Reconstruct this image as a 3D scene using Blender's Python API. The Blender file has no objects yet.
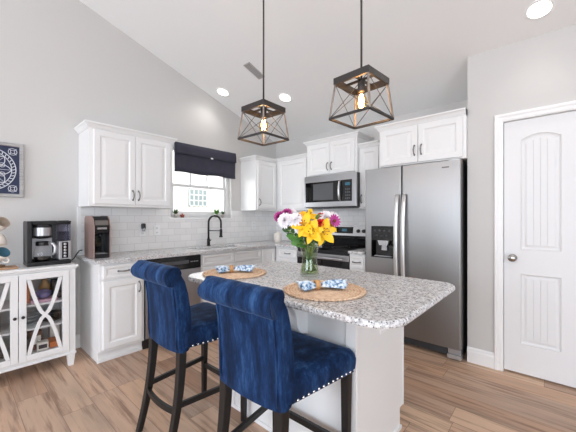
import bpy, bmesh, math, random
from mathutils import Vector, Matrix
PI = math.pi
random.seed(7)
S = bpy.context.scene
COL = S.collection

# ------------------------------------------------------------------ camera, world, lights, exposure
cd = bpy.data.cameras.new('camera')
cam = bpy.data.objects.new('camera', cd)
COL.objects.link(cam)
cam.location = (0, 0, 1.27)
cam.rotation_euler = (PI/2, 0, math.atan2(268, 301))
cd.sensor_width = 36.0
cd.lens = 301/576*36.0
cd.shift_y = 2/576
cd.clip_start = 0.02
S.camera = cam

S.view_settings.view_transform = 'Standard'
S.view_settings.look = 'None'
S.view_settings.gamma = 1.0
S.view_settings.use_curve_mapping = False
S.view_settings.exposure = 0.0

w = bpy.data.worlds.new('daylight_sky')
S.world = w
w.use_nodes = True
bgn = w.node_tree.nodes['Background']
bgn.inputs['Color'].default_value = (0.93, 0.97, 1.0, 1)
bgn.inputs['Strength'].default_value = 3.2

def area(name, loc, rot, sx, sy, power, color=(1, 1, 1)):
    l = bpy.data.lights.new(name, 'AREA')
    l.shape = 'RECTANGLE'; l.size = sx; l.size_y = sy; l.energy = power; l.color = color
    o = bpy.data.objects.new(name, l); COL.objects.link(o)
    o.location = loc; o.rotation_euler = rot
    return o
# daylight entering by the big openings of the living room behind the camera
area('daylight_rear', (-1.2, -4.55, 1.55), (-PI/2, 0, PI), 3.6, 2.5, 125, (0.83, 0.96, 1.16))
area('daylight_side', (2.95, -1.6, 1.5), (PI/2, 0, PI/2), 3.4, 2.3, 75, (0.83, 0.96, 1.16))
# daylight falling in by the kitchen window over the sink
area('daylight_window', (-3.72, 2.245, 1.72), (PI/2, 0, -PI/2), 0.85, 0.85, 7, (0.95, 0.98, 1.0))

S.cycles.max_bounces = 10
S.cycles.diffuse_bounces = 6
S.cycles.transparent_max_bounces = 16
S.cycles.caustics_reflective = False
S.cycles.caustics_refractive = False
S.cycles.sample_clamp_indirect = 6.0

# ------------------------------------------------------------------ materials
def lin(c):
    return tuple(((v/255)/12.92 if v/255 <= .04045 else ((v/255+.055)/1.055)**2.4) for v in c)
def nt(name):
    m = bpy.data.materials.new(name); m.use_nodes = True
    n = m.node_tree
    return m, n, n.nodes['Principled BSDF']
def mat(name, rgb, rough=.5, metal=0., spec=.5, noise=0., nscale=40., bump=0., sheen=0., emit=None, estr=0.):
    m, n, b = nt(name)
    c = lin(rgb)
    b.inputs['Base Color'].default_value = (*c, 1)
    b.inputs['Roughness'].default_value = rough
    b.inputs['Metallic'].default_value = metal
    b.inputs['Specular IOR Level'].default_value = spec
    if sheen:
        b.inputs['Sheen Weight'].default_value = sheen
        b.inputs['Sheen Roughness'].default_value = .4
    if emit:
        b.inputs['Emission Color'].default_value = (*lin(emit), 1)
        b.inputs['Emission Strength'].default_value = estr
    tc = n.nodes.new('ShaderNodeTexCoord')
    nz = n.nodes.new('ShaderNodeTexNoise'); nz.inputs['Scale'].default_value = nscale; nz.inputs['Detail'].default_value = 4
    n.links.new(tc.outputs['Object'], nz.inputs['Vector'])
    k = noise if noise else .015
    mx = n.nodes.new('ShaderNodeMix'); mx.data_type = 'RGBA'
    mx.inputs['A'].default_value = (*[v*(1-k) for v in c], 1)
    mx.inputs['B'].default_value = (*[min(1, v*(1+k)) for v in c], 1)
    n.links.new(nz.outputs['Fac'], mx.inputs['Factor'])
    n.links.new(mx.outputs['Result'], b.inputs['Base Color'])
    if bump:
        bp = n.nodes.new('ShaderNodeBump'); bp.inputs['Strength'].default_value = bump; bp.inputs['Distance'].default_value = .01
        n.links.new(nz.outputs['Fac'], bp.inputs['Height']); n.links.new(bp.outputs['Normal'], b.inputs['Normal'])
    return m
class G:
    """tiny node-graph writer"""
    def __init__(s, n): s.n = n
    def node(s, t, **kw):
        x = s.n.nodes.new(t)
        for k, v in kw.items(): setattr(x, k, v)
        return x
    def link(s, a, b): s.n.links.new(a, b)
    def math(s, op, a, b=None, c=None):
        x = s.node('ShaderNodeMath', operation=op)
        for i, v in enumerate((a, b, c)):
            if v is None: continue
            if isinstance(v, (int, float)): x.inputs[i].default_value = v
            else: s.link(v, x.inputs[i])
        return x.outputs[0]
    def comb(s, a, b, c=0.):
        x = s.node('ShaderNodeCombineXYZ')
        for i, v in enumerate((a, b, c)):
            if isinstance(v, (int, float)): x.inputs[i].default_value = v
            else: s.link(v, x.inputs[i])
        return x.outputs[0]
    def ramp(s, f, stops, interp='LINEAR'):
        x = s.node('ShaderNodeValToRGB'); cr = x.color_ramp; cr.interpolation = interp
        while len(cr.elements) < len(stops): cr.elements.new(.5)
        for e, (p, c) in zip(cr.elements, stops):
            e.position = p; e.color = (*lin(c), 1)
        s.link(f, x.inputs['Fac']); return x.outputs['Color']
    def mix(s, f, a, b, mode='MIX'):
        x = s.node('ShaderNodeMix', data_type='RGBA', blend_type=mode)
        for k, v in (('Factor', f), ('A', a), ('B', b)):
            if isinstance(v, (int, float)): x.inputs[k].default_value = v
            elif isinstance(v, tuple): x.inputs[k].default_value = (*lin(v), 1)
            else: s.link(v, x.inputs[k])
        return x.outputs['Result']
    def noise(s, vec, scale, detail=3., rough=.5):
        x = s.node('ShaderNodeTexNoise'); x.inputs['Scale'].default_value = scale; x.inputs['Detail'].default_value = detail
        x.inputs['Roughness'].default_value = rough
        s.link(vec, x.inputs['Vector']); return x.outputs['Fac']
    def bump(s, h, b, strength=.3, dist=.01):
        x = s.node('ShaderNodeBump'); x.inputs['Strength'].default_value = strength; x.inputs['Distance'].default_value = dist
        s.link(h, x.inputs['Height']); s.link(x.outputs['Normal'], b.inputs['Normal'])

def m_floor():
    m, n, b = nt('vinyl_plank'); g = G(n)
    geo = g.node('ShaderNodeNewGeometry'); sp = g.node('ShaderNodeSeparateXYZ'); g.link(geo.outputs['Position'], sp.inputs[0])
    X, Y = sp.outputs[0], sp.outputs[1]
    W, L = .178, 1.22
    rowf = g.math('DIVIDE', g.math('ADD', Y, .055), W); row = g.math('FLOOR', rowf)
    wn = g.node('ShaderNodeTexWhiteNoise', noise_dimensions='1D'); g.link(row, wn.inputs['W'])
    colf = g.math('ADD', g.math('DIVIDE', X, L), g.math('MULTIPLY', wn.outputs['Value'], 3.7)); colm = g.math('FLOOR', colf)
    wn2 = g.node('ShaderNodeTexWhiteNoise', noise_dimensions='2D'); g.link(g.comb(row, colm), wn2.inputs['Vector'])
    base = g.ramp(wn2.outputs['Value'], [(0, (160, 124, 101)), (.25, (207, 172, 146)), (.5, (184, 154, 133)), (.75, (218, 186, 158)), (1, (192, 152, 124))])
    off = g.math('MULTIPLY', wn2.outputs['Value'], 31.)
    v1 = g.comb(g.math('MULTIPLY', X, 1.0), g.math('MULTIPLY', Y, 15.), off)
    grain = g.noise(v1, 1.6, 6., .65)
    v2 = g.comb(g.math('MULTIPLY', X, 2.2), g.math('MULTIPLY', Y, 60.), off)
    fine = g.noise(v2, 1.3, 3., .6)
    v3 = g.comb(g.math('MULTIPLY', X, 1.0), g.math('MULTIPLY', Y, 5.), off)
    patch = g.noise(v3, 1.4, 2., .5)
    c = g.mix(g.math('MULTIPLY', g.math('SMOOTH_MIN', g.math('MAXIMUM', g.math('MULTIPLY', g.math('SUBTRACT', grain, .49), 6.), 0.), 1., .1), .75), base, (116, 84, 65))
    c = g.mix(g.math('MULTIPLY', g.math('MAXIMUM', g.math('SUBTRACT', patch, .48), 0.), 1.9), c, (140, 122, 108))
    c = g.mix(g.math('MULTIPLY', g.math('MAXIMUM', g.math('SUBTRACT', fine, .5), 0.), 1.5), c, (205, 178, 150))
    fy = g.math('FRACT', rowf); fx = g.math('FRACT', colf)
    gy = g.math('LESS_THAN', g.math('MINIMUM', fy, g.math('SUBTRACT', 1., fy)), .009)
    gx = g.math('LESS_THAN', g.math('MINIMUM', fx, g.math('SUBTRACT', 1., fx)), .0013)
    gap = g.math('MAXIMUM', gy, gx)
    c = g.mix(g.math('MULTIPLY', gap, .6), c, (84, 62, 50))
    g.link(c, b.inputs['Base Color']); b.inputs['Roughness'].default_value = .42
    b.inputs['Specular IOR Level'].default_value = .35
    g.bump(g.math('SUBTRACT', g.math('MULTIPLY', grain, .25), gap), b, .15, .004)
    return m
def m_granite():
    m, n, b = nt('speckled_granite'); g = G(n)
    geo = g.node('ShaderNodeNewGeometry'); P = geo.outputs['Position']
    big = g.noise(P, 9., 3.); mid = g.noise(P, 80., 3., .65); fine = g.noise(P, 170., 2., .6)
    def vor(scale):
        x = g.node('ShaderNodeTexVoronoi'); x.inputs['Scale'].default_value = scale; g.link(P, x.inputs['Vector']); return x
    c = g.ramp(mid, [(.30, (118, 119, 123)), (.42, (180, 180, 181)), (.53, (218, 218, 218)), (.75, (238, 238, 238))])
    c = g.mix(g.math('MULTIPLY', g.math('MAXIMUM', g.math('SUBTRACT', big, .5), 0.), 1.2), c, (208, 186, 170))
    va = vor(135.); cell = g.node('ShaderNodeSeparateXYZ'); g.link(va.outputs['Color'], cell.inputs[0])
    dark = g.math('MULTIPLY', g.math('GREATER_THAN', cell.outputs[0], .82), g.math('LESS_THAN', va.outputs['Distance'], .45))
    c = g.mix(g.math('MULTIPLY', dark, .85), c, (58, 58, 62))
    vb = vor(90.); cb = g.node('ShaderNodeSeparateXYZ'); g.link(vb.outputs['Color'], cb.inputs[0])
    gr = g.math('MULTIPLY', g.math('GREATER_THAN', cb.outputs[1], .78), g.math('LESS_THAN', vb.outputs['Distance'], .5))
    c = g.mix(g.math('MULTIPLY', gr, .45), c, (132, 126, 126))
    vc = vor(110.); cc = g.node('ShaderNodeSeparateXYZ'); g.link(vc.outputs['Color'], cc.inputs[0])
    br = g.math('MULTIPLY', g.math('GREATER_THAN', cc.outputs[2], .9), g.math('LESS_THAN', vc.outputs['Distance'], .45))
    c = g.mix(g.math('MULTIPLY', br, .5), c, (158, 130, 112))
    c = g.mix(g.math('MULTIPLY', g.math('GREATER_THAN', fine, .64), .5), c, (95, 92, 95))
    g.link(c, b.inputs['Base Color']); b.inputs['Roughness'].default_value = .24
    return m
def m_tile(axis):
    m, n, b = nt('subway_tile_' + axis); g = G(n)
    geo = g.node('ShaderNodeNewGeometry'); sp = g.node('ShaderNodeSeparateXYZ'); g.link(geo.outputs['Position'], sp.inputs[0])
    u = sp.outputs[1] if axis == 'left' else sp.outputs[0]
    v = g.comb(g.math('ADD', u, 10.03), g.math('SUBTRACT', sp.outputs[2], .9055))
    bk = g.node('ShaderNodeTexBrick'); g.link(v, bk.inputs['Vector'])
    bk.inputs['Scale'].default_value = 1.; bk.inputs['Brick Width'].default_value = .155; bk.inputs['Row Height'].default_value = .0785
    bk.inputs['Mortar Size'].default_value = .0022; bk.inputs['Mortar Smooth'].default_value = .2
    bk.inputs['Color1'].default_value = (*lin((240, 239, 237)), 1); bk.inputs['Color2'].default_value = (*lin((232, 231, 230)), 1)
    bk.inputs['Mortar'].default_value = (*lin((212, 210, 208)), 1)
    g.link(bk.outputs['Color'], b.inputs['Base Color']); b.inputs['Roughness'].default_value = .15
    g.bump(g.math('SUBTRACT', 1., bk.outputs['Fac']), b, .3, .003)
    return m
def m_velvet():
    m, n, b = nt('navy_velvet'); g = G(n)
    tc = g.node('ShaderNodeTexCoord'); P = tc.outputs['Object']
    mp = g.node('ShaderNodeMapping'); mp.inputs['Scale'].default_value = (1.8, 1.2, .4); mp.inputs['Rotation'].default_value = (.15, .2, .3); g.link(P, mp.inputs['Vector'])
    a = g.noise(mp.outputs[0], 9., 5., .65); f = g.noise(mp.outputs[0], 75., 3., .7)
    s = g.math('ADD', g.math('MULTIPLY', a, .8), g.math('MULTIPLY', f, .2))
    c = g.ramp(s, [(.34, (9, 21, 42)), (.46, (15, 35, 66)), (.54, (23, 50, 89)), (.70, (54, 88, 132))])
    g.link(c, b.inputs['Base Color']); b.inputs['Roughness'].default_value = .8
    b.inputs['Specular IOR Level'].default_value = .15
    b.inputs['Sheen Weight'].default_value = .35; b.inputs['Sheen Roughness'].default_value = .35
    b.inputs['Sheen Tint'].default_value = (*lin((120, 150, 195)), 1)
    g.bump(f, b, .15, .003)
    return m
def m_steel(name='brushed_steel', rgb=(178, 178, 180), rough=.3, vertical=False):
    m, n, b = nt(name); g = G(n)
    tc = g.node('ShaderNodeTexCoord')
    mp = g.node('ShaderNodeMapping'); mp.inputs['Scale'].default_value = (.6, .6, 90.) if not vertical else (90., 90., .6)
    g.link(tc.outputs['Object'], mp.inputs['Vector'])
    f = g.noise(mp.outputs[0], 3., 3., .6)
    c = g.mix(f, tuple(int(v*.97) for v in rgb), tuple(min(255, int(v*1.03)) for v in rgb))
    g.link(c, b.inputs['Base Color']); b.inputs['Metallic'].default_value = 1.; b.inputs['Roughness'].default_value = rough
    b.inputs['Anisotropic'].default_value = .4
    return m
def m_glass(name, tint=(255, 255, 255), refl=1.0):
    m, n, b = nt(name); g = G(n); n.nodes.remove(b)
    tr = g.node('ShaderNodeBsdfTransparent'); tr.inputs['Color'].default_value = (*lin(tint), 1)
    gl = g.node('ShaderNodeBsdfGlossy'); gl.inputs['Roughness'].default_value = .02
    geo = g.node('ShaderNodeNewGeometry'); dt = g.node('ShaderNodeVectorMath', operation='DOT_PRODUCT')
    g.link(geo.outputs['Normal'], dt.inputs[0]); g.link(geo.outputs['Incoming'], dt.inputs[1])
    fac = g.math('MULTIPLY_ADD', g.math('POWER', g.math('SUBTRACT', 1., g.math('ABSOLUTE', dt.outputs['Value'])), 5.), .75, .035)
    mx = g.node('ShaderNodeMixShader')
    g.link(g.math('MULTIPLY', fac, refl), mx.inputs[0]); g.link(tr.outputs[0], mx.inputs[1]); g.link(gl.outputs[0], mx.inputs[2])
    g.link(mx.outputs[0], n.nodes['Material Output'].inputs['Surface'])
    return m
def m_wood(name, a, c2, scale=(3., 3., 30.), rough=.55):
    m, n, b = nt(name); g = G(n)
    tc = g.node('ShaderNodeTexCoord'); mp = g.node('ShaderNodeMapping'); mp.inputs['Scale'].default_value = scale
    g.link(tc.outputs['Object'], mp.inputs['Vector'])
    f = g.noise(mp.outputs[0], 4., 4., .6)
    g.link(g.ramp(f, [(.3, a), (.7, c2)]), b.inputs['Base Color']); b.inputs['Roughness'].default_value = rough
    return m
def m_cloth():
    m, n, b = nt('blue_white_print'); g = G(n)
    tc = g.node('ShaderNodeTexCoord'); P = tc.outputs['Object']
    x = g.node('ShaderNodeTexVoronoi'); x.inputs['Scale'].default_value = 95.; g.link(P, x.inputs['Vector'])
    f = g.noise(P, 60., 2.)
    c = g.ramp(f, [(.36, (60, 92, 138)), (.44, (150, 184, 214)), (.52, (206, 222, 236)), (.62, (236, 241, 245))])
    c = g.mix(g.math('MULTIPLY', g.math('LESS_THAN', x.outputs['Distance'], .17), .6), c, (60, 84, 124))
    g.link(c, b.inputs['Base Color']); b.inputs['Roughness'].default_value = .85
    return m
def m_weave():
    m, n, b = nt('woven_straw'); g = G(n)
    tc = g.node('ShaderNodeTexCoord'); sp = g.node('ShaderNodeSeparateXYZ'); g.link(tc.outputs['Object'], sp.inputs[0])
    r = g.math('SQRT', g.math('ADD', g.math('MULTIPLY', sp.outputs[0], sp.outputs[0]), g.math('MULTIPLY', sp.outputs[1], sp.outputs[1])))
    a = g.math('ARCTAN2', sp.outputs[1], sp.outputs[0])
    s = g.math('SINE', g.math('ADD', g.math('MULTIPLY', r, 420.), g.math('MULTIPLY', g.math('SINE', g.math('MULTIPLY', a, 40.)), .9)))
    f = g.noise(tc.outputs['Object'], 45., 3.)
    c = g.ramp(g.math('ADD', g.math('MULTIPLY', s, .16), f), [(.2, (198, 158, 124)), (.5, (230, 196, 164)), (.85, (242, 218, 190))])
    g.link(c, b.inputs['Base Color']); b.inputs['Roughness'].default_value = .85
    g.bump(s, b, .4, .004)
    return m

M = dict(
    wall=mat('grey_wall_paint', (203, 201, 198), .75, nscale=3., noise=.008),
    ceil=mat('ceiling_paint', (236, 236, 235), .85, nscale=3., noise=.008),
    white=mat('white_cabinet_paint', (231, 231, 230), .4, noise=.006),
    trim=mat('white_trim_paint', (238, 238, 237), .4, noise=.006),
    doorp=mat('white_door_paint', (228, 228, 228), .45, noise=.006),
    floor=m_floor(), granite=m_granite(), tile_l=m_tile('left'), tile_b=m_tile('back'),
    velvet=m_velvet(), steel=m_steel(), steel_v=m_steel('fridge_steel', (154, 153, 152), .42, True), chrome=mat('satin_nickel', (190, 188, 184), .22, 1.),
    bright=mat('bright_steel', (222, 222, 222), .34, .85),
    gunmetal=mat('dark_pewter', (124, 122, 120), .35, .9),
    dsteel=mat('dark_grey_enamel', (84, 85, 88), .45, .2),
    black=mat('black_plastic', (22, 22, 24), .35), gblack=mat('black_glass', (10, 10, 12), .06), mblack=mat('matte_black_metal', (20, 20, 21), .45, .3),
    legwood=m_wood('espresso_wood', (12, 10, 10), (20, 17, 16), (6, 6, 25), .45),
    cage=m_wood('weathered_wood_frame', (104, 95, 88), (148, 136, 124), (20, 20, 6), .6),
    cagedark=mat('dark_bronze_metal', (62, 58, 56), .5, .5), wire=mat('thin_dark_wire', (74, 70, 67), .5, .6),
    glass=m_glass('clear_glass'), vglass=m_glass('vase_glass', (246, 249, 243), 1.5), water=m_glass('vase_water', (238, 243, 226), .5),
    bulbglass=m_glass('amber_bulb_glass', (255, 232, 196), .8),
    fil=mat('glowing_filament', (255, 190, 110), .5, emit=(255, 206, 140), estr=70.),
    led=mat('led_diffuser', (255, 255, 255), .5, emit=(255, 250, 240), estr=7.),
    navy=mat('navy_shade_fabric', (58, 58, 71), .9, noise=.16, nscale=18., bump=.15),
    cloth=m_cloth(), weave=m_weave(), ring=m_wood('napkin_ring_wood', (190, 140, 88), (216, 170, 116)),
    copper=mat('rose_copper_panel', (170, 142, 134), .4, .45), silver=mat('silver_plastic', (186, 186, 188), .35, .6),
    clear=m_glass('smoky_reservoir', (216, 216, 224), 1.5), coffee=mat('dark_coffee', (30, 22, 18), .2),
    ceramic=mat('cream_ceramic', (232, 224, 214), .25), cer_blue=mat('blue_glaze', (96, 140, 160), .25), cer_tan=mat('tan_glaze', (196, 180, 164), .3),
    tray=m_wood('tray_wood', (150, 112, 82), (186, 148, 114)),
    frame_grey=m_wood('grey_wood_frame', (150, 148, 146), (186, 184, 182)), navy_art=mat('navy_art_board', (34, 44, 74), .6, noise=.06), art_white=mat('white_art_paint', (206, 208, 216), .6, noise=.05),
    yellow=mat('yellow_petal', (250, 196, 18), .5, noise=.12, nscale=60.), deepyellow=mat('amber_petal', (238, 160, 14), .5, noise=.1, nscale=60.), magenta=mat('magenta_petal', (178, 60, 138), .55, noise=.12, nscale=50.),
    petal_white=mat('white_petal', (246, 242, 244), .55, noise=.04), red=mat('red_petal', (196, 26, 34), .55, noise=.12), leaf=mat('green_leaf', (74, 124, 44), .5, noise=.25, nscale=25.), leaf_d=mat('dark_green_leaf', (50, 84, 40), .55, noise=.25, nscale=25.),
    stem=mat('green_stem', (128, 150, 78), .5, noise=.2), anther=mat('rust_anther', (120, 60, 24), .7),
    terracotta=mat('terracotta', (186, 104, 84), .8, noise=.08), soil=mat('soil', (60, 46, 38), .95),
    siding=mat('white_siding', (236, 234, 230), .8), roofm=mat('pale_roof', (196, 184, 172), .85), teal=mat('teal_window_glass', (132, 146, 148), .2), lawn=mat('lawn_green', (132, 128, 100), .95, noise=.2, nscale=2.),
    vent=mat('grey_vent_metal', (168, 166, 164), .5), ventdark=mat('vent_shadow_gap', (84, 82, 80), .8), plate=mat('white_plastic_plate', (240, 240, 240), .35),
    box_o=mat('orange_carton', (206, 120, 62), .7, noise=.1), box_w=mat('white_carton', (226, 222, 214), .7), box_b=mat('brown_carton', (110, 76, 58), .7, noise=.1), box_d=mat('dark_carton', (52, 46, 48), .6),
    purple=mat('purple_bag', (112, 106, 146), .7, noise=.15), pink=mat('pink_cloth', (206, 168, 186), .8), tan=mat('tan_pouch', (190, 150, 98), .7, noise=.1), plate_g=mat('grey_glaze', (176, 184, 188), .25),
    inner=mat('cabinet_interior', (186, 188, 186), .7), rubber=mat('black_rubber', (16, 16, 17), .7),
    stud=mat('nickel_stud', (222, 222, 224), .2, 1.), lcd=mat('display_glow', (40, 90, 110), .2, emit=(90, 150, 180), estr=.1),
)

# ------------------------------------------------------------------ mesh writer
class MB:
    def __init__(s): s.v = []; s.f = []; s.sm = []; s.mi = []; s.mats = []; s.cur = 0
    def use(s, m):
        if m not in s.mats: s.mats.append(m)
        s.cur = s.mats.index(m); return s
    def add(s, vs, fs, smooth=False):
        o = len(s.v); s.v += [tuple(v) for v in vs]
        for f in fs: s.f.append([i+o for i in f]); s.sm.append(smooth); s.mi.append(s.cur)
        return s
    def box(s, a, b):
        x0, y0, z0 = a; x1, y1, z1 = b
        return s.add([(x0,y0,z0),(x1,y0,z0),(x1,y1,z0),(x0,y1,z0),(x0,y0,z1),(x1,y0,z1),(x1,y1,z1),(x0,y1,z1)],
                     [(3,2,1,0),(4,5,6,7),(0,1,5,4),(1,2,6,5),(2,3,7,6),(3,0,4,7)])
    def loft(s, rings, closed=True, cap=True, smooth=True):
        n = len(rings[0]); vs = [p for r in rings for p in r]; fs = []
        for i in range(len(rings)-1):
            for j in range(n if closed else n-1):
                k = (j+1) % n
                fs.append((i*n+j, i*n+k, (i+1)*n+k, (i+1)*n+j))
        s.add(vs, fs, smooth)
        if cap:
            s.add(rings[0], [tuple(reversed(range(n)))]); s.add(rings[-1], [tuple(range(n))])
        return s
    def tube(s, pts, r, n=8, cap=True):
        pts = [Vector(p) for p in pts]; rs = r if isinstance(r, (list, tuple)) else [r]*len(pts)
        rings = []; prev = None
        for i, p in enumerate(pts):
            t = (pts[min(i+1, len(pts)-1)] - pts[max(i-1, 0)])
            if t.length < 1e-9: t = Vector((0, 0, 1))
            t.normalize()
            if prev is None:
                a = Vector((0, 0, 1)) if abs(t.z) < .9 else Vector((1, 0, 0))
                u = t.cross(a).normalized()
            else:
                u = (prev - t*prev.dot(t)).normalized()
            prev = u; v = t.cross(u)
            rings.append([p + (u*math.cos(2*PI*k/n) + v*math.sin(2*PI*k/n))*rs[i] for k in range(n)])
        return s.loft(rings, True, cap)
    def bar(s, p, q, wx, wy, up=(0, 0, 1)):
        """square-section bar from p to q"""
        p = Vector(p); q = Vector(q); t = (q-p).normalized(); a = Vector(up)
        if abs(t.dot(a)) > .98: a = Vector((1, 0, 0))
        u = t.cross(a).normalized(); v = u.cross(t)
        rg = lambda c: [c+u*wx/2+v*wy/2, c-u*wx/2+v*wy/2, c-u*wx/2-v*wy/2, c+u*wx/2-v*wy/2]
        return s.loft([rg(p), rg(q)], smooth=False)
    def lathe(s, prof, c=(0, 0, 0), n=24, cap=True, axis='z'):
        rings = []
        for r, z in prof:
            ring = []
            for k in range(n):
                a = 2*PI*k/n
                if axis == 'z': ring.append((c[0]+r*math.cos(a), c[1]+r*math.sin(a), c[2]+z))
                elif axis == 'y': ring.append((c[0]+r*math.cos(a), c[1]+z, c[2]+r*math.sin(a)))
                else: ring.append((c[0]+z, c[1]+r*math.cos(a), c[2]+r*math.sin(a)))
            rings.append(ring)
        return s.loft(rings, True, cap)
    def prism(s, poly, axis, a, b, smooth=False):
        def P(u, v, w):
            return {'x': (w, u, v), 'y': (u, w, v), 'z': (u, v, w)}[axis]
        return s.loft([[P(u, v, a) for u, v in poly], [P(u, v, b) for u, v in poly]], smooth=smooth)
    def ball(s, c, r, n=12, m=8, sc=(1, 1, 1)):
        rings = []
        for i in range(m+1):
            t = PI*i/m; rr = max(math.sin(t), 1e-3)
            rings.append([(c[0]+r*sc[0]*rr*math.cos(2*PI*k/n), c[1]+r*sc[1]*rr*math.sin(2*PI*k/n), c[2]-r*sc[2]*math.cos(t)) for k in range(n)])
        return s.loft(rings, True, False)
    def xf(s, mx, start=0):
        for i in range(start, len(s.v)): s.v[i] = tuple(mx @ Vector(s.v[i]))
        return s
    def build(s, name, m=None, parent=None, bevel=0., seg=2, sub=0, loc=None):
        me = bpy.data.meshes.new(name)
        me.from_pydata([tuple(v) for v in s.v], [], s.f)
        if s.mats:
            for x in s.mats: me.materials.append(M[x] if isinstance(x, str) else x)
            for p, i in zip(me.polygons, s.mi): p.material_index = i
        else:
            me.materials.append(M[m] if isinstance(m, str) else m)
        for p, q in zip(me.polygons, s.sm): p.use_smooth = q
        bm = bmesh.new(); bm.from_mesh(me)
        bmesh.ops.remove_doubles(bm, verts=bm.verts, dist=1e-6)
        bmesh.ops.recalc_face_normals(bm, faces=bm.faces); bm.to_mesh(me); bm.free()
        o = bpy.data.objects.new(name, me); COL.objects.link(o)
        if parent is not None: o.parent = parent
        if loc is not None: o.location = loc
        if bevel:
            md = o.modifiers.new('bevel', 'BEVEL'); md.width = bevel; md.segments = seg; md.limit_method = 'ANGLE'; md.angle_limit = math.radians(40)
            md.harden_normals = False
        if sub:
            md = o.modifiers.new('subdivision', 'SUBSURF'); md.levels = sub; md.render_levels = sub
        return o
def tag(o, label, cat, group=None, kind=None):
    o['label'] = label; o['category'] = cat
    if group: o['group'] = group
    if kind: o['kind'] = kind
    return o
def thing(name, label, cat, loc=(0, 0, 0), rz=0., group=None):
    o = bpy.data.objects.new(name, None); COL.objects.link(o)
    o.location = loc; o.rotation_euler = (0, 0, rz); o.empty_display_size = .1
    return tag(o, label, cat, group)
def struct(o, label=None, cat=None):
    o['kind'] = 'structure'
    if label: o['label'] = label
    if cat: o['category'] = cat
    return o
def copy_thing(src, loc, rz, label):
    r = src.copy(); COL.objects.link(r); r.location = loc; r.rotation_euler = (0, 0, rz); r['label'] = label
    for ch in list(src.children):
        c = ch.copy(); COL.objects.link(c); c.parent = r
        for gch in list(ch.children):
            d = gch.copy(); COL.objects.link(d); d.parent = c
    return r

# ------------------------------------------------------------------ room
XA, YB, YC, XC = -3.5, 3.63, 3.06, -.588       # window wall, range wall, pantry wall, its free end
YR, XR, RY = -4.7, 3.1, -.6                    # rear wall, right wall, ridge
cz = lambda y: 2.70 + .32*(YC - y) if y >= RY else 2.70 + .32*(YC - RY) - .32*(RY - y)
CT = .905                                       # worktop height

struct(MB().box((XA-.15, YR-.15, -.12), (XR+.15, YB+.15, 0)).build('floor', 'floor'), 'brown wood look plank floor of the kitchen', 'floor')
# ceiling: two slopes of a vault
prof = [(YR-.15, cz(YR-.15)), (RY, cz(RY)), (YB+.15, cz(YB+.15))]
struct(MB().prism(prof + [(y, z+.12) for y, z in reversed(prof)], 'x', XA-.15, XR+.15).build('ceiling', 'ceil'), 'pale vaulted ceiling sloping down to the range wall', 'ceiling')
# window wall, with the window opening
WY0, WY1, WZ0, WZ1 = 1.78, 2.70, 1.275, 2.20
b = MB()
def gable(y0, y1, z0, z1=None):
    ys = [y0] + ([RY] if y0 < RY < y1 else []) + [y1]
    top = [(y, cz(y)+.05) for y in reversed(ys)] if z1 is None else [(y1, z1), (y0, z1)]
    b.prism([(y0, z0), (y1, z0)] + top, 'x', XA-.15, XA)
gable(YR-.15, WY0, 0); gable(WY1, YB+.15, 0); gable(WY0, WY1, 0, WZ0); gable(WY0, WY1, WZ1)
struct(b.build('wall_left', 'wall'), 'light grey wall with the window over the sink', 'wall')
struct(MB().box((XA, YB, 0), (XC+.02, YB+.15, 2.6)).build('wall_back', 'wall'), 'light grey wall behind the range and fridge', 'wall')
DX0, DX1, DZ = -.323, .142, 2.062               # pantry door
b = MB()
b.prism([(XC, 0), (DX0-.02, 0), (DX0-.02, cz(YC)), (XC, cz(YC))], 'y', YC, YC+.11)
b.box((DX1+.02, YC, 0), (XR+.15, YC+.11, 2.72)); b.box((DX0-.02, YC, DZ+.02), (DX1+.02, YC+.11, 2.72))
b.box((XC, YC+.1, 0), (XC+.11, YB+.15, 2.72))
struct(b.build('wall_right', 'wall'), 'light grey wall holding the white pantry door', 'wall')
# living room walls behind the camera, with the big openings the daylight comes through
b = MB()
b.box((XA, YR-.15, 0), (-3.0, YR, 3.2)); b.box((.6, YR-.15, 0), (XR, YR, 3.2)); b.box((-3.0, YR-.15, 2.75), (.6, YR, 3.2))
struct(b.build('wall_rear', 'wall'))
b = MB()
b.box((XR, YR-.15, 0), (XR+.15, -3.3, 4.0)); b.box((XR, .1, 0), (XR+.15, YC+.1, 4.0)); b.box((XR, -3.3, 2.65), (XR+.15, .1, 4.0)); b.box((XR, -3.3, 0), (XR+.15, .1, .35))
struct(b.build('wall_far_right', 'wall'))
# tiled splashbacks
struct(MB().box((XA, .86, CT), (XA+.008, WY0, 1.379)).box((XA, WY0, CT), (XA+.008, WY1, 1.272)).box((XA, WY1, CT), (XA+.008, YB, 1.379)).build('wall_tile_left', 'tile_l'), 'white subway tile splashback under the window', 'splashback')
struct(MB().box((XA+.008, YB-.008, CT), (-1.0, YB, 1.42)).build('wall_tile_back', 'tile_b'), 'white subway tile splashback behind the range', 'splashback')
struct(MB().box((XA, .828, CT-.03), (XA+.012, .859, 1.379)).build('trim_1', 'trim'), 'white edge trim at the end of the tile splashback', 'trim')

def baseboard(name, p, q, nrm, lab):
    prof = [(0, 0), (.016, 0), (.016, .095), (.012, .105), (.012, .118), (.006, .13), (0, .13)]
    p = Vector(p); q = Vector(q); nn = Vector(nrm)
    rg = lambda c: [c + nn*o + Vector((0, 0, z)) for o, z in prof]
    struct(MB().loft([rg(p), rg(q)], smooth=False).build(name, 'trim'), lab, 'baseboard')
baseboard('baseboard_right', (XC, YC, 0), (DX0-.062, YC, 0), (0, -1, 0), 'white baseboard between the fridge and the pantry door')
baseboard('baseboard_left', (XA, YR, 0), (XA, .85, 0), (1, 0, 0), 'white baseboard behind the white buffet cabinet')

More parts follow.
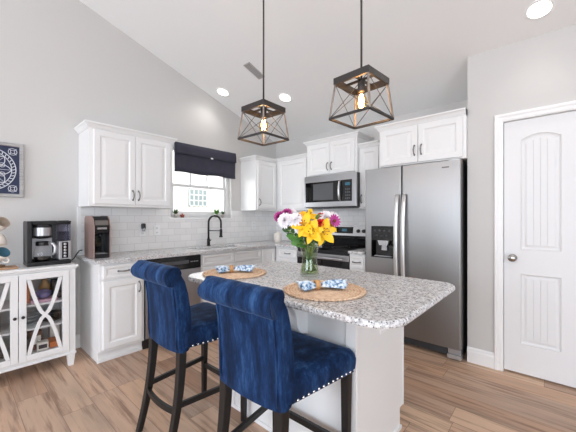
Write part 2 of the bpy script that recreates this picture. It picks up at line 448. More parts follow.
# pantry door: panel relief with arched top panel and plank grooves
d = thing('door_1', 'white two panel pantry door with an arched top panel and nickel knob', 'door', (DX0, YC+.01, 0)); d['kind'] = 'structure'
DW = DX1 - DX0
b = MB(); yf, yr_ = 0., .0075
px0, px1 = .108, DW-.108
def arch_loop(i, y, top):
    x0, x1 = px0+i, px1-i
    if top: z0, z1, rise = 1.012+i, 1.905-i, .038
    else: z0, z1, rise = .252+i, .822-i, 0.
    pts = [(x0, z0), (x1, z0)]
    for k in range(9):
        t = k/8; pts.append((x1+(x0-x1)*t, z1+rise*(1-(2*t-1)**2)))
    return [(x, y, z) for x, z in pts]
# stiles and rails around the panels, as boxes
TH = .035
def slab(x0, x1, z0, z1): b.box((x0, 0, z0), (x1, TH, z1))
slab(0, px0, .016, DZ); slab(px1, DW, .016, DZ); slab(px0, px1, .016, .252); slab(px0, px1, .822, 1.012)
lp = arch_loop(0, 0, True)[2:]
b.prism([(px0, DZ), (px1, DZ)] + [(x, z) for x, _, z in lp], 'y', 0, TH)
for top in (True, False):
    b.loft([arch_loop(0, 0, top), arch_loop(.004, -.003, top), arch_loop(.008, .004, top), arch_loop(.018, .011, top), arch_loop(.026, .011, top), arch_loop(.04, .004, top)], True, False, False)
    lp = arch_loop(.04, .004, top); z0 = lp[0][2]
    xs = [lp[0][0] + (lp[1][0]-lp[0][0])*k/4 for k in range(5)]
    def ztop(x): 
        a, c = lp[0][0], lp[1][0]; t = (x-a)/(c-a)
        return (1.905-.04 if top else .822-.04) + (.038*(1-(2*t-1)**2) if top else 0)
    for k in range(4):
        a, c = xs[k]+(.002 if k else 0), xs[k+1]-(.002 if k < 3 else 0)
        b.add([(a, .004, z0), (c, .004, z0), (c, .004, ztop(c)), ((a+c)/2, .004, ztop((a+c)/2)), (a, .004, ztop(a))], [(0, 1, 2, 3, 4)])
        if k:
            x = xs[k]; b.add([(x-.002, .004, z0), (x, .008, z0), (x+.002, .004, z0), (x+.002, .004, ztop(x)), (x, .008, ztop(x)), (x-.002, .004, ztop(x))], [(0, 1, 4, 5), (1, 2, 3, 4)])
b.build('door_panel', 'doorp', d)
b = MB(); kx, kz = .058, .945
b.lathe([(0.001, 0), (.03, 0), (.03, -.006), (.012, -.01), (.011, -.03), (.024, -.036), (.03, -.05), (.026, -.062), (.0, -.066)], (kx, 0, kz), 20, False, 'y')
b.build('knob', 'chrome', d)
MB().box((-.004, .001, .90), (.002, .02, .99)).build('strike_plate', 'gunmetal', d)
for k, z in enumerate((.25, 1.05, 1.85)): MB().box((DW-.002, -.004, z-.045), (DW+.006, .01, z+.045)).build('hinge', 'chrome', d)
b = MB()
cprof = [(0, 0), (0, -.012), (.012, -.016), (.03, -.016), (.042, -.022), (.058, -.022), (.062, -.016), (.062, 0)]
# mitred casing around the opening: offsets grow outward from the door edge
rings = []
for o, y in cprof:
    o2 = o+.003
    rings.append([(DX0-o2, YC+y, 0), (DX0-o2, YC+y, DZ+o2+.004), (DX1+o2, YC+y, DZ+o2+.004), (DX1+o2, YC+y, 0)])
b.loft(rings, False, False, False)
b.box((DX0-.018, YC, 0), (DX0-.0045, YC+.11, DZ+.018)); b.box((DX1+.0045, YC, 0), (DX1+.018, YC+.11, DZ+.018)); b.box((DX0-.018, YC, DZ+.005), (DX1+.018, YC+.11, DZ+.018))
b.box((DX0-.012, YC+.05, 0), (DX1+.012, YC+.06, DZ+.01))
struct(b.build('trim_2', 'trim'), 'white moulded casing around the pantry door', 'trim')

# window over the sink
wdo = thing('window_1', 'white double hung window over the kitchen sink', 'window', (XA-.09, WY0, WZ0)); wdo['kind'] = 'structure'
WW, WH = WY1-WY0, WZ1-WZ0
b = MB()
f_ = .045
for (y0, y1, z0, z1) in ((0, f_, 0, WH), (WW-f_, WW, 0, WH), (f_, WW-f_, 0, f_), (f_, WW-f_, WH-f_, WH)): b.box((-.06, y0, z0), (.03, y1, z1))
b.build('window_frame', 'trim', wdo, .003)
for (xo, z0, z1, mun) in ((-.015, f_, .428, 0), (-.04, .40, WH-f_, 1)):
    b = MB(); r_ = .034
    for (y0, y1, a, c) in ((f_, f_+r_, z0, z1), (WW-f_-r_, WW-f_, z0, z1), (f_+r_, WW-f_-r_, z0, z0+r_), (f_+r_, WW-f_-r_, z1-r_, z1)): b.box((xo, y0, a), (xo+.028, y1, c))
    if mun:
        for k in (1, 2):
            y = f_+r_+(WW-2*f_-2*r_)*k/3; b.box((xo+.006, y-.010, z0), (xo+.02, y+.010, z1))
    s_ = b.build('sash', 'trim', wdo, .002)
    MB().box((xo+.011, f_+.01, z0+.01), (xo+.015, WW-f_-.01, z1-.01)).build('pane', 'glass', s_)
for y in (.3, .62): MB().box((.013, y-.02, .415), (.028, y+.02, .437)).build('sash_lock', 'trim', wdo, .003)
b = MB()
b.box((.03, -.02, -.022), (.105, WW+.02, 0.0)); b.build('window_sill', 'trim', wdo, .004)

# ------------------------------------------------------------------ world outside the window
struct(MB().box((-40, -20, -.62), (-3.8, 40, -.6)).build('ground', 'lawn'), 'bright lawn outside the window', 'ground')
h = thing('neighbour_house', 'pale house with a gridded window seen outside the kitchen window', 'house', (-16, 10, -.6))
MB().box((-5, -9, 0), (0, 8, 6.4)).build('wall', 'siding', h)
MB().prism([(-5.5, 6.3), (.5, 6.3), (-2.5, 8.6)], 'y', -9.4, 8.4).build('roof', 'roofm', h)
for yy, zz in ((-.15, 2.55), (3.9, 2.55), (-4.6, 2.55)):
    b = MB(); b.box((0, yy-.6, zz), (.05, yy+.6, zz+1.05))
    f0 = b.build('house_window', 'teal', h)
    b = MB()
    for k in range(5): b.box((.05, yy-.6+k*.29, zz), (.08, yy-.6+k*.29+.06, zz+1.05))
    for z in (0, .33, .66, .99): b.box((.05, yy-.6, zz+z), (.08, yy+.62, zz+z+.06))
    b.build('window_grid', 'siding', f0)
b = MB()
for i in range(46):
    a = random.random()*2*PI; y = random.uniform(-1.5, 1.5); z = random.uniform(.2, 1.15)
    b.ball((random.uniform(-.4, .4), y, z), random.uniform(.14, .3), 7, 5)
o = b.build('shrub', 'leaf', None, loc=(-9.0, 7.4, -.6)); tag(o, 'low green shrub outside the kitchen window at its right side', 'shrub')

# ------------------------------------------------------------------ cabinets
def panel_front(b, x0, x1, z0, z1, y=0., raised=True, fr=.055):
    def R(i, yy): return [(x0+i, y+yy, z0+i), (x1-i, y+yy, z0+i), (x1-i, y+yy, z1-i), (x0+i, y+yy, z1-i)]
    if raised:
        rr = [R(0, 0), R(0, -.017), R(.004, -.020), R(fr-.006, -.020), R(fr, -.016), R(fr+.006, -.012), R(fr+.014, -.012), R(fr+.042, -.0172)]
    else:
        rr = [R(0, 0), R(0, -.016), R(.006, -.020), R(.02, -.020)]
    b.loft(rr, True, True, False)
def pull(parent, x, z, vertical=True, L=.09, y=-.02, m='gunmetal'):
    pts = []
    for k in range(9):
        t = k/8; u = (t-.5)*L; out = .008 + .024*math.sin(PI*t)**.6
        if k in (0, 8): out = 0
        pts.append((x, y-out, z+u) if vertical else (x+u, y-out, z))
    b = MB(); b.tube(pts, [.0055, .005, .0045, .0055, .006, .0055, .0045, .005, .0055], 8)
    for k in (0, 8): b.lathe([(.0085, 0), (.0085, -.004), (.004, -.006)], pts[k], 10, True, 'y')
    return b.build('handle', m, parent)
def crown_part(root, w, d, z, left, right, ht=.054, pr=.038):
    prof = [(0, 0), (.006, 0), (.009, .008), (.015, .013), (.02, .025), (.029, .035), (.035, .038), (pr, .041), (pr, ht), (0, ht)]
    rings = []
    for o, zz in prof:
        xl = -o if left else 0; xr = w+o if right else w
        y1 = d
        rings.append([(xl, y1, z+zz), (xl, -o, z+zz), (xr, -o, z+zz), (xr, y1, z+zz)])
    b = MB(); b.loft(rings + [rings[0]], False, False, False)
    for e in (0, 3): b.add([r[e] for r in rings], [tuple(range(len(rings)))])
    b.build('crown_molding', 'white', root)
def cabinet(name, label, loc, rz, w, d, z0, z1, fronts, crown=None, toe=0., group=None, cat='cabinet'):
    r = thing(name, label, cat, (loc[0], loc[1], 0), rz, group)
    b = MB()
    if toe:
        b.box((0, 0, z0+.1), (w, d, z1)); b.box((.0, toe, z0), (w, d, z0+.1))
    else: b.box((0, 0, z0), (w, d, z1))
    b.build('body', 'white', r, .0025)
    if toe:
        MB().box((-.006, toe-.012, 0), (w, toe, .03)).build('shoe_molding', 'white', r, .004)
    if crown: crown_part(r, w, d, z1, *crown)
    for f in fronts:
        kind, x0, x1, a, c = f[:5]
        b = MB(); panel_front(b, x0, x1, a, c, 0, raised=True, fr=(.055 if kind == 'door' else .03))
        o = b.build(kind, 'white', r)
        for hd in f[5:]:
            pull(o, hd[1], hd[2], hd[0] == 'v')
    return r
UB = 1.379
# wall cabinet by the buffet, facing +X: local x runs along world +y
cabinet('wall_cabinet', 'white double door wall cabinet left of the window above the coffee machine', (-3.165, .838), PI/2, .80, .333, UB, 2.093,
        [('door', .035, .398, UB+.022, 2.083, ('v', .372, UB+.115)), ('door', .402, .765, UB+.022, 2.083, ('v', .428, UB+.115))], crown=(True, True))
cabinet('wall_cabinet', 'narrow white wall cabinet right of the window in the corner', (-3.165, 2.868), PI/2, .43, .333, UB, 2.098,
        [('door', .028, .40, UB+.02, 2.088, ('v', .055, UB+.115))], crown=(True, False))
cabinet('wall_cabinet', 'white wall cabinet in the corner left of the microwave', (-3.495, 3.30), 0, .95, .328, UB, 2.112,
        [('door', .38, .91, UB+.02, 2.10)], crown=(False, False))
cabinet('wall_cabinet', 'white double door wall cabinet directly above the microwave', (-2.545, 3.25), 0, .762, .378, 1.822, 2.25,
        [('door', .025, .379, 1.838, 2.238, ('v', .352, 1.935)), ('door', .383, .737, 1.838, 2.238, ('v', .41, 1.935))], crown=(True, True))
cabinet('wall_cabinet', 'narrow white wall cabinet between the microwave and the fridge', (-1.782, 3.30), 0, .264, .328, UB, 2.11,
        [('door', .015, .252, UB+.015, 2.10, ('v', .042, UB+.12))], crown=(False, False))
cabinet('wall_cabinet', 'white double door wall cabinet above the steel refrigerator', (-1.39, 3.01), 0, .8015, .618, 1.797, 2.178,
        [('door', .02, .394, 1.81, 2.168, ('v', .366, 1.925)), ('door', .40, .778, 1.81, 2.168, ('v', .43, 1.925))], crown=(True, False))
# base cabinets, window side
FX = -2.938
cabinet('base_cabinet', 'white base cabinet with one drawer and door beside the buffet', (FX, .855), PI/2, .378, .56, 0, .873,
        [('drawer', .025, .353, .735, .853, ('h', .19, .795)), ('door', .025, .353, .125, .715, ('v', .325, .63))], toe=.05)
cabinet('base_cabinet', 'white sink base cabinet right of the dishwasher', (FX, 1.84), PI/2, .915, .56, 0, .873,
        [('drawer', .02, .45, .735, .853), ('drawer', .465, .895, .735, .853), ('door', .02, .45, .125, .715, ('v', .425, .63)), ('door', .465, .895, .125, .715, ('v', .49, .63))], toe=.05)
cabinet('base_cabinet', 'plain white filler base cabinet in the corner right of the sink', (FX, 2.757), PI/2, .27, .56, 0, .873, [('door', .012, .258, .125, .853)], toe=.05)
# range wall
cabinet('base_cabinet', 'white corner base cabinet left of the range', (FX+.002, 3.035), 0, .432, .59, 0, .873,
        [('drawer', .06, .413, .735, .853, ('h', .24, .795)), ('door', .06, .413, .125, .715, ('v', .388, .63))], toe=.05)
MB_c = cabinet('base_cabinet', 'narrow white base cabinet between the range and the fridge', (-1.730, 2.985), 0, .19, .64, 0, .873,
        [('drawer', .012, .178, .715, .853, ('h', .095, .785)), ('door', .012, .178, .125, .70, ('v', .03, .63))], toe=.05)

# worktops
b = MB(); t0 = CT-.03
SX0, SX1, SY0, SY1 = -3.35, -3.0, 1.90, 2.62        # sink cut-out
x0, x1, y0, y1 = XA+.009, -2.90, .815, YB-.009
def top_poly(b, poly, z0=t0, z1=CT): b.prism(poly, 'z', z0, z1)
# one outline with the hole: four strips
b.box((x0, y0, t0), (x1, SY0, CT)); b.box((x0, SY0, t0), (SX0, SY1, CT)); b.box((SX1, SY0, t0), (x1, SY1, CT)); b.box((x0, SY1, t0), (x1, y1, CT)); b.box((x1, 2.995, t0), (-2.507, y1, CT))
o = b.build('worktop', 'granite'); tag(o, 'speckled granite worktop running under the window into the corner', 'worktop')
o = MB().box((-1.732, 2.945, t0), (-1.545, YB-.009, CT)).build('worktop', 'granite', None, .005); tag(o, 'small granite worktop between the range and the fridge', 'worktop')
# sink
b = MB()
def rr(i, z, r=.05):
    pts = []
    for cx, cy, a0 in ((SX1-i-r, SY1-i-r, 0), (SX0+i+r, SY1-i-r, PI/2), (SX0+i+r, SY0+i+r, PI), (SX1-i-r, SY0+i+r, 1.5*PI)):
        for k in range(5): a = a0+PI/2*k/4; pts.append((cx+r*math.cos(a), cy+r*math.sin(a), z))
    return pts
b.loft([rr(-.012, t0-.002), rr(.0, t0-.002), rr(.004, t0-.02), rr(.012, t0-.18), rr(.04, t0-.2)], True, False)
b.add(rr(.04, t0-.2), [tuple(range(20))])
o = b.build('sink', 'dsteel'); tag(o, 'dark undermount sink basin in the worktop below the window', 'sink')
# faucet: tall black spring-neck
fa = thing('faucet', 'tall black arched pull down faucet at the sink', 'faucet', (-3.395, 2.25, CT), math.radians(33))
MB().lathe([(.026, 0), (.026, .006), (.02, .01), (.019, .09), (.014, .1), (.013, .11)], n=16).build('base', 'mblack', fa)
pts = [(0, 0, .1), (0, 0, .2), (0, 0, .305)]
for k in range(1, 13):
    a = PI*k/12; pts.append((.085-.085*math.cos(a), 0, .305+.09*math.sin(a)))
pts.append((.17, 0, .23))
MB().tube(pts, .0125, 10).build('neck', 'mblack', fa)
MB().lathe([(.014, 0), (.017, -.02), (.018, -.09), (.024, -.105), (.024, -.11), (.001, -.11)], (.17, 0, .225), 14, False).build('spray_head', 'mblack', fa)
MB().tube([(0, 0, .2), (.16, 0, .2)], .0055, 8).build('support_arm', 'mblack', fa)
b = MB(); b.tube([(.01, -.015, .06), (.02, -.05, .06)], .014, 10); b.tube([(.02, -.045, .06), (.06, -.06, .085)], .006, 8); b.build('lever', 'mblack', fa)

# dishwasher
dw = thing('dishwasher', 'stainless dishwasher with black control strip under the worktop', 'dishwasher', (FX, 1.238, 0), PI/2)
MB().box((.003, .0, .1), (.595, .54, .868)).build('body', 'dsteel', dw)
MB().box((.003, -.022, .115), (.595, 0, .728)).build('door', 'steel', dw, .004)
cp = MB().box((.003, -.026, .733), (.595, 0, .868)).build('control_panel', 'gblack', dw, .005)
MB().box((.15, -.032, .79), (.45, -.026, .825)).build('handle_recess', 'dsteel', cp, .004)
b = MB()
for k in range(5): b.box((.47+k*.02, -.0275, .80), (.48+k*.02, -.026, .81))
b.build('buttons', 'silver', cp)
MB().box((.003, .04, .0), (.595, .05, .1)).build('toe_panel', 'black', dw)

# ------------------------------------------------------------------ range
rg = thing('range', 'stainless electric range with black glass cooktop under the microwave', 'range', (-2.503, 2.985, 0), 0)
RW = .766
MB().box((0, .03, .03), (RW, .62, .885)).build('body', 'dsteel', rg)
ck = MB().box((-.001, .0, .885), (RW+.001, .58, .914)).build('cooktop', 'gblack', rg, .004)
for (x, y, r) in ((.2, .16, .09), (.56, .16, .11), (.2, .42, .075), (.56, .42, .08)):
    MB().lathe([(r-.004, 0), (r-.004, .0006), (r, .0006), (r, 0)], (x, y, .9142), 32, False).build('burner_ring', 'dsteel', ck)
MB().box((0, .012, .845), (RW, .04, .885)).build('front_trim', 'black', rg, .003)
dr = MB().box((.004, .0, .22), (RW-.004, .03, .84)).build('oven_door', 'gblack', rg, .004)
MB().box((.0, -.004, .775), (RW, .004, .84)).build('door_band', 'steel', dr, .002)
b = MB(); b.tube([(.05, -.05, .80), (RW-.05, -.05, .80)], .011, 10)
for x in (.07, RW-.07): b.tube([(x, -.05, .80), (x, 0, .80)], .008, 8)
b.build('handle', 'steel', dr)
MB().box((.1, -.002, .33), (RW-.1, .0, .70)).build('window', 'black', dr)
dd = MB().box((.004, .0, .04), (RW-.004, .03, .21)).build('storage_drawer', 'steel', rg, .004)
for x in (.06, RW-.06):
    for y in (.08, .55): MB().lathe([(.016, 0), (.016, .035)], (x, y, 0), 10).build('foot', 'black', rg)
bg = MB(); bg.prism([(.56, .914), (.555, 1.04), (.62, 1.04), (.62, .914)], 'x', 0, RW); bg = bg.build('backguard', 'gblack', rg)
pn = MB().prism([(.545, 1.035), (.57, 1.175), (.625, 1.175), (.625, 1.035)], 'x', 0, RW).build('control_panel', 'steel', bg)
slope = lambda z: .545 + (z-1.035)/.14*.025
b = MB(); b.prism([(slope(1.065)-.002, 1.065), (slope(1.15)-.002, 1.15), (slope(1.15)+.01, 1.15), (slope(1.065)+.01, 1.065)], 'x', .22, .5); b.build('display', 'gblack', bg)
b = MB(); b.prism([(slope(1.09)-.003, 1.09), (slope(1.125)-.003, 1.125), (slope(1.125)+.01, 1.125), (slope(1.09)+.01, 1.09)], 'x', .33, .41); b.build('clock_digits', 'lcd', bg)
for x in (.06, .14, .58, .66): MB().lathe([(.024, 0), (.022, -.022), (.018, -.026), (.001, -.026)], (x, slope(1.1), 1.1), 16, False, 'y').build('knob', 'black', bg)

# ------------------------------------------------------------------ microwave
mw = thing('microwave', 'stainless over the range microwave with black door glass', 'microwave', (-2.535, 3.18, 1.40), 0)
MW, MH = .778, .418
MB().box((.004, .03, .004), (MW-.004, .44, MH)).build('body', 'black', mw, .003)
fr = MB().box((0, 0, .012), (MW, .03, MH)).build('front_frame', 'steel', mw, .004)
MB().box((.02, -.003, .075), (MW-.055, .0, .335)).build('door_glass', 'gblack', fr, .002)
MB().box((.15, -.0045, .1), (.46, -.003, .31)).build('window_mesh', 'dsteel', fr)
pts = [(.565, -.004, .085), (.565, -.03, .1), (.565, -.042, .16), (.565, -.045, .205), (.565, -.042, .25), (.565, -.03, .31), (.565, -.004, .325)]
MB().tube(pts, [.01, .012, .013, .013, .013, .012, .01], 10).build('handle', 'bright', fr)
MB().box((.63, -.0045, .265), (.70, -.003, .3)).build('display', 'lcd', fr)
b = MB()
for i in range(4):
    for j in range(3): b.box((.632+j*.024, -.0042, .10+i*.036), (.648+j*.024, -.003, .12+i*.036))
b.build('keypad', 'dsteel', fr)
b = MB()
for k in range(12): b.box((.05+k*.056, .1, -.002), (.085+k*.056, .3, .004))
b.build('underside_vent', 'dsteel', mw)

# ------------------------------------------------------------------ refrigerator
fg = thing('refrigerator', 'tall stainless side by side refrigerator with water dispenser', 'refrigerator', (-1.535, 2.97, 0), 0)
FW, FH = .915, 1.785
MB().box((.020, .075, .03), (FW-.006, .63, FH-.012)).build('body', 'dsteel', fg, .004)
sp = .394
for nm, x0, x1 in (('freezer_door', 0, sp-.003), ('fridge_door', sp+.003, FW)):
    b = MB()
    # rounded vertical edges in plan
    plan = []
    r = .014
    for k in range(6): a = PI + PI/2*k/5; plan.append((x0+r+r*math.cos(a), r+r*math.sin(a)))
    for k in range(6): a = 1.5*PI + PI/2*k/5; plan.append((x1-r+r*math.cos(a), r+r*math.sin(a)))
    plan += [(x1, .07), (x0, .07)]
    if nm == 'freezer_door':
        dx0, dx1, dz0, dz1 = .072, .31, .86, 1.187
        b.prism(plan, 'z', .105, dz0); b.prism(plan, 'z', dz1, FH)
        b.prism([p for p in plan[:6]] + [(dx0, 0), (dx0, .07), (x0, .07)], 'z', dz0, dz1)
        b.prism([(dx1, .0)] + plan[6:13] + [(dx1, .07)], 'z', dz0, dz1)
    else:
        b.prism(plan, 'z', .105, FH)
    dd = b.build(nm, 'steel_v', fg)
    hx = sp-.035 if nm == 'freezer_door' else sp+.035
    pts = []
    for k in range(13):
        t = k/12; z = .50+t*1.0; out = .026 + .042*math.sin(PI*t)**.8
        pts.append((hx, -out, z))
    pts = [(hx, .004, .50)] + pts + [(hx, .004, 1.5)]
    b = MB(); n = 12
    rings = []
    for i, p in enumerate(pts):
        wv, tv = (.02, .012)
        rings.append([(p[0]+wv*math.cos(2*PI*k/n), p[1]+tv*math.sin(2*PI*k/n), p[2]) for k in range(n)])
    b.loft(rings); b.build('handle', 'bright', dd)
    if nm == 'freezer_door':
        b = MB()
        b.box((dx0, .055, dz0), (dx1, .069, dz1)); b.box((dx0, .003, dz0), (dx0+.006, .056, dz1)); b.box((dx1-.006, .003, dz0), (dx1, .056, dz1)); b.box((dx0, .003, dz0), (dx1, .056, dz0+.012)); b.box((dx0, .003, dz1-.012), (dx1, .056, dz1))
        b.build('dispenser_recess', 'gblack', dd)
        q = MB(); q.box((dx0+.006, .004, dz1-.15), (dx1-.006, .05, dz1-.012)); q = q.build('dispenser_panel', 'gblack', dd, .003)
        b = MB(); b.prism([(dx0+.085, dz1-.20), (dx0+.17, dz1-.20), (dx0+.19, dz1-.145), (dx0+.065, dz1-.145)], 'y', .008, .05); b.build('ice_chute', 'silver', dd)
        b = MB(); b.prism([(dx0+.10, dz0+.075), (dx0+.16, dz0+.075), (dx0+.155, dz0+.125), (dx0+.105, dz0+.125)], 'y', .03, .05); b.build('paddle', 'silver', dd)
        b = MB()
        for k in range(6): b.box((dx0+.03, .01+k*.007, dz0+.012), (dx1-.03, .013+k*.007, dz0+.018))
        b.build('drip_grille', 'silver', dd)
        b = MB()
        for k in range(4): b.lathe([(.012, 0), (.012, -.002), (.001, -.002)], (dx0+.04+k*.052, .004, dz1-.05), 12, False, 'y')
        for k in range(3): b.lathe([(.010, 0), (.010, -.002), (.001, -.002)], (dx0+.06+k*.052, .004, dz1-.1), 12, False, 'y')
        b.build('dispenser_buttons', 'dsteel', dd)
    else:
        MB().box((FW-.155, -.0015, 1.722), (FW-.095, .0, 1.734)).build('badge', 'dsteel', dd)
b = MB(); b.box((.01, .05, .028), (FW-.12, .08, .095))
for k in range(7): b.box((.01, .044, .033+k*.0085), (FW-.12, .05, .037+k*.0085))
b.build('grille', 'dsteel', fg)
ft = MB(); ft.box((FW-.115, .01, .012), (FW-.004, .085, .05)); ft.box((FW-.112, .03, .05), (FW-.01, .08, .095)); ft.build('foot_cover', 'silver', fg, .004)
for x in (.07, FW-.07):
    for y in (.1, .58): MB().lathe([(.018, 0), (.018, .035)], (x, y, 0), 10).build('leveling_foot', 'black', fg)
MB().box((FW-.1, .02, FH), (FW-.015, .09, FH+.012)).build('hinge_cover', 'silver', fg, .003)

# ------------------------------------------------------------------ island
IX0, IX1, IY0, IY1 = -1.66, -.708, 1.275, 1.868
isl = thing('kitchen_island', 'white panelled kitchen island base under the granite top', 'island', (IX0, IY0, 0))
IW, ID = IX1-IX0, IY1-IY0
b = MB(); b.box((0, 0, .118), (IW, ID, CT-.031)); b.box((0, 0, 0), (IW, ID-.05, .118)); b.build('body', 'white', isl, .002)
MB().box((-.004, -.008, 0), (.05, .0, CT-.031)).build('corner_trim', 'white', isl, .002)
MB().box((IW-.05, -.008, 0), (IW+.006, .0, CT-.031)).box((IW, -.008, 0), (IW+.006, .02, CT-.031)).build('corner_trim', 'white', isl, .002)
MB().box((IW, ID-.008, .118), (IW+.004, ID+.002, CT-.031)).build('edge_trim', 'white', isl, .001)
MB().box((.05, -.006, CT-.06), (IW-.05, 0, CT-.031)).build('top_trim', 'white', isl, .001)
b = MB(); b.prism([(0, 0), (0, .02), (-.007, .018), (-.012, .0)], 'x', -.004, IW+.008); b.box((IW, 0, 0), (IW+.012, ID-.05, .02))
b.build('shoe_molding', 'white', isl)
# corbels: S-curve brackets under the overhang
for cx in (.26, .645):
    pr = [(0, 0), (-.235, 0), (-.235, -.028)]
    for k in range(11):
        t = k/10; a = PI/2*t
        pr.append((-.215 + .125*math.sin(a)*1.0, -.03 - .10*(1-math.cos(a))))
    for k in range(1, 11):
        t = k/10; a = PI/2*t
        pr.append((-.09 + .07*(1-math.cos(a)), -.13 - .085*math.sin(a)))
    pr += [(0, -.225)]
    b = MB(); b.prism([(y, CT-.032+z) for y, z in pr], 'x', cx-.022, cx+.022); b.build('corbel', 'white', isl, .003)
def island_top():
    X0, X1, Y0, Y1 = -1.80, -.405, .985, 1.888
    rad = {0: .13, 1: .14, 2: .05, 3: .04}
    def outline(off):
        pts = []
        for i, (cx, cy, a0, r) in enumerate(((X0, Y0, PI, .12), (X1, Y0, 1.5*PI, .13), (X1, Y1, 0, .09), (X0, Y1, PI/2, .05))):
            sx = 1 if cx == X0 else -1; sy = 1 if cy == Y0 else -1
            for k in range(10):
                a = a0+PI/2*k/9; pts.append((cx+sx*r+(r-off)*math.cos(a), cy+sy*r+(r-off)*math.sin(a)))
        return pts
    rings = []
    for off, z in ((.012, CT-.03), (.004, CT-.027), (0, CT-.02), (0, CT-.01), (.003, CT-.003), (.009, CT)):
        rings.append([(x, y, z) for x, y in outline(off)])
    b = MB(); b.loft(rings, True, True, False)
    o = b.build('island_worktop', 'granite'); tag(o, 'large speckled granite island worktop with rounded corners', 'worktop')
island_top()
def outlet(name, label, loc, rz, group=None):
    r = thing(name, label, 'outlet', loc, rz, group)
    MB().box((-.036, -.006, -.058), (.036, 0, .058)).build('plate', 'plate', r, .003)
    for z in (-.026, .026):
        s = MB().box((-.017, -.009, z-.017), (.017, -.006, z+.017)).build('socket', 'plate', r, .003)
        MB().box((-.008, -.0095, z-.006), (-.005, -.009, z+.008)).box((.005, -.0095, z-.006), (.008, -.009, z+.008)).build('slots', 'dsteel', s)
    return r
outlet('outlet', 'white outlet on the end of the kitchen island', (IX1, 1.575, .70), PI/2)
outlet('outlet', 'white outlet on the tile below the wall cabinet beside a plugged in freshener', (XA+.008, 1.445, 1.125), PI/2)
outlet('outlet', 'white outlet on the tile just left of the window', (XA+.008, 1.61, 1.125), PI/2)
outlet('outlet', 'white outlet on the tile right of the window near the corner', (XA+.008, 3.12, 1.16), PI/2)
pf = thing('air_freshener', 'dark plug in air freshener on the tile under the wall cabinet', 'air freshener', (XA+.017, 1.445, 1.165), PI/2)
MB().box((-.02, -.045, -.02), (.02, 0, .045)).build('body', 'black', pf, .01)
MB().lathe([(.014, 0), (.016, .02), (.016, .04), (.008, .05)], (0, -.03, -.005-.04), 12).build('vial', 'silver', pf)

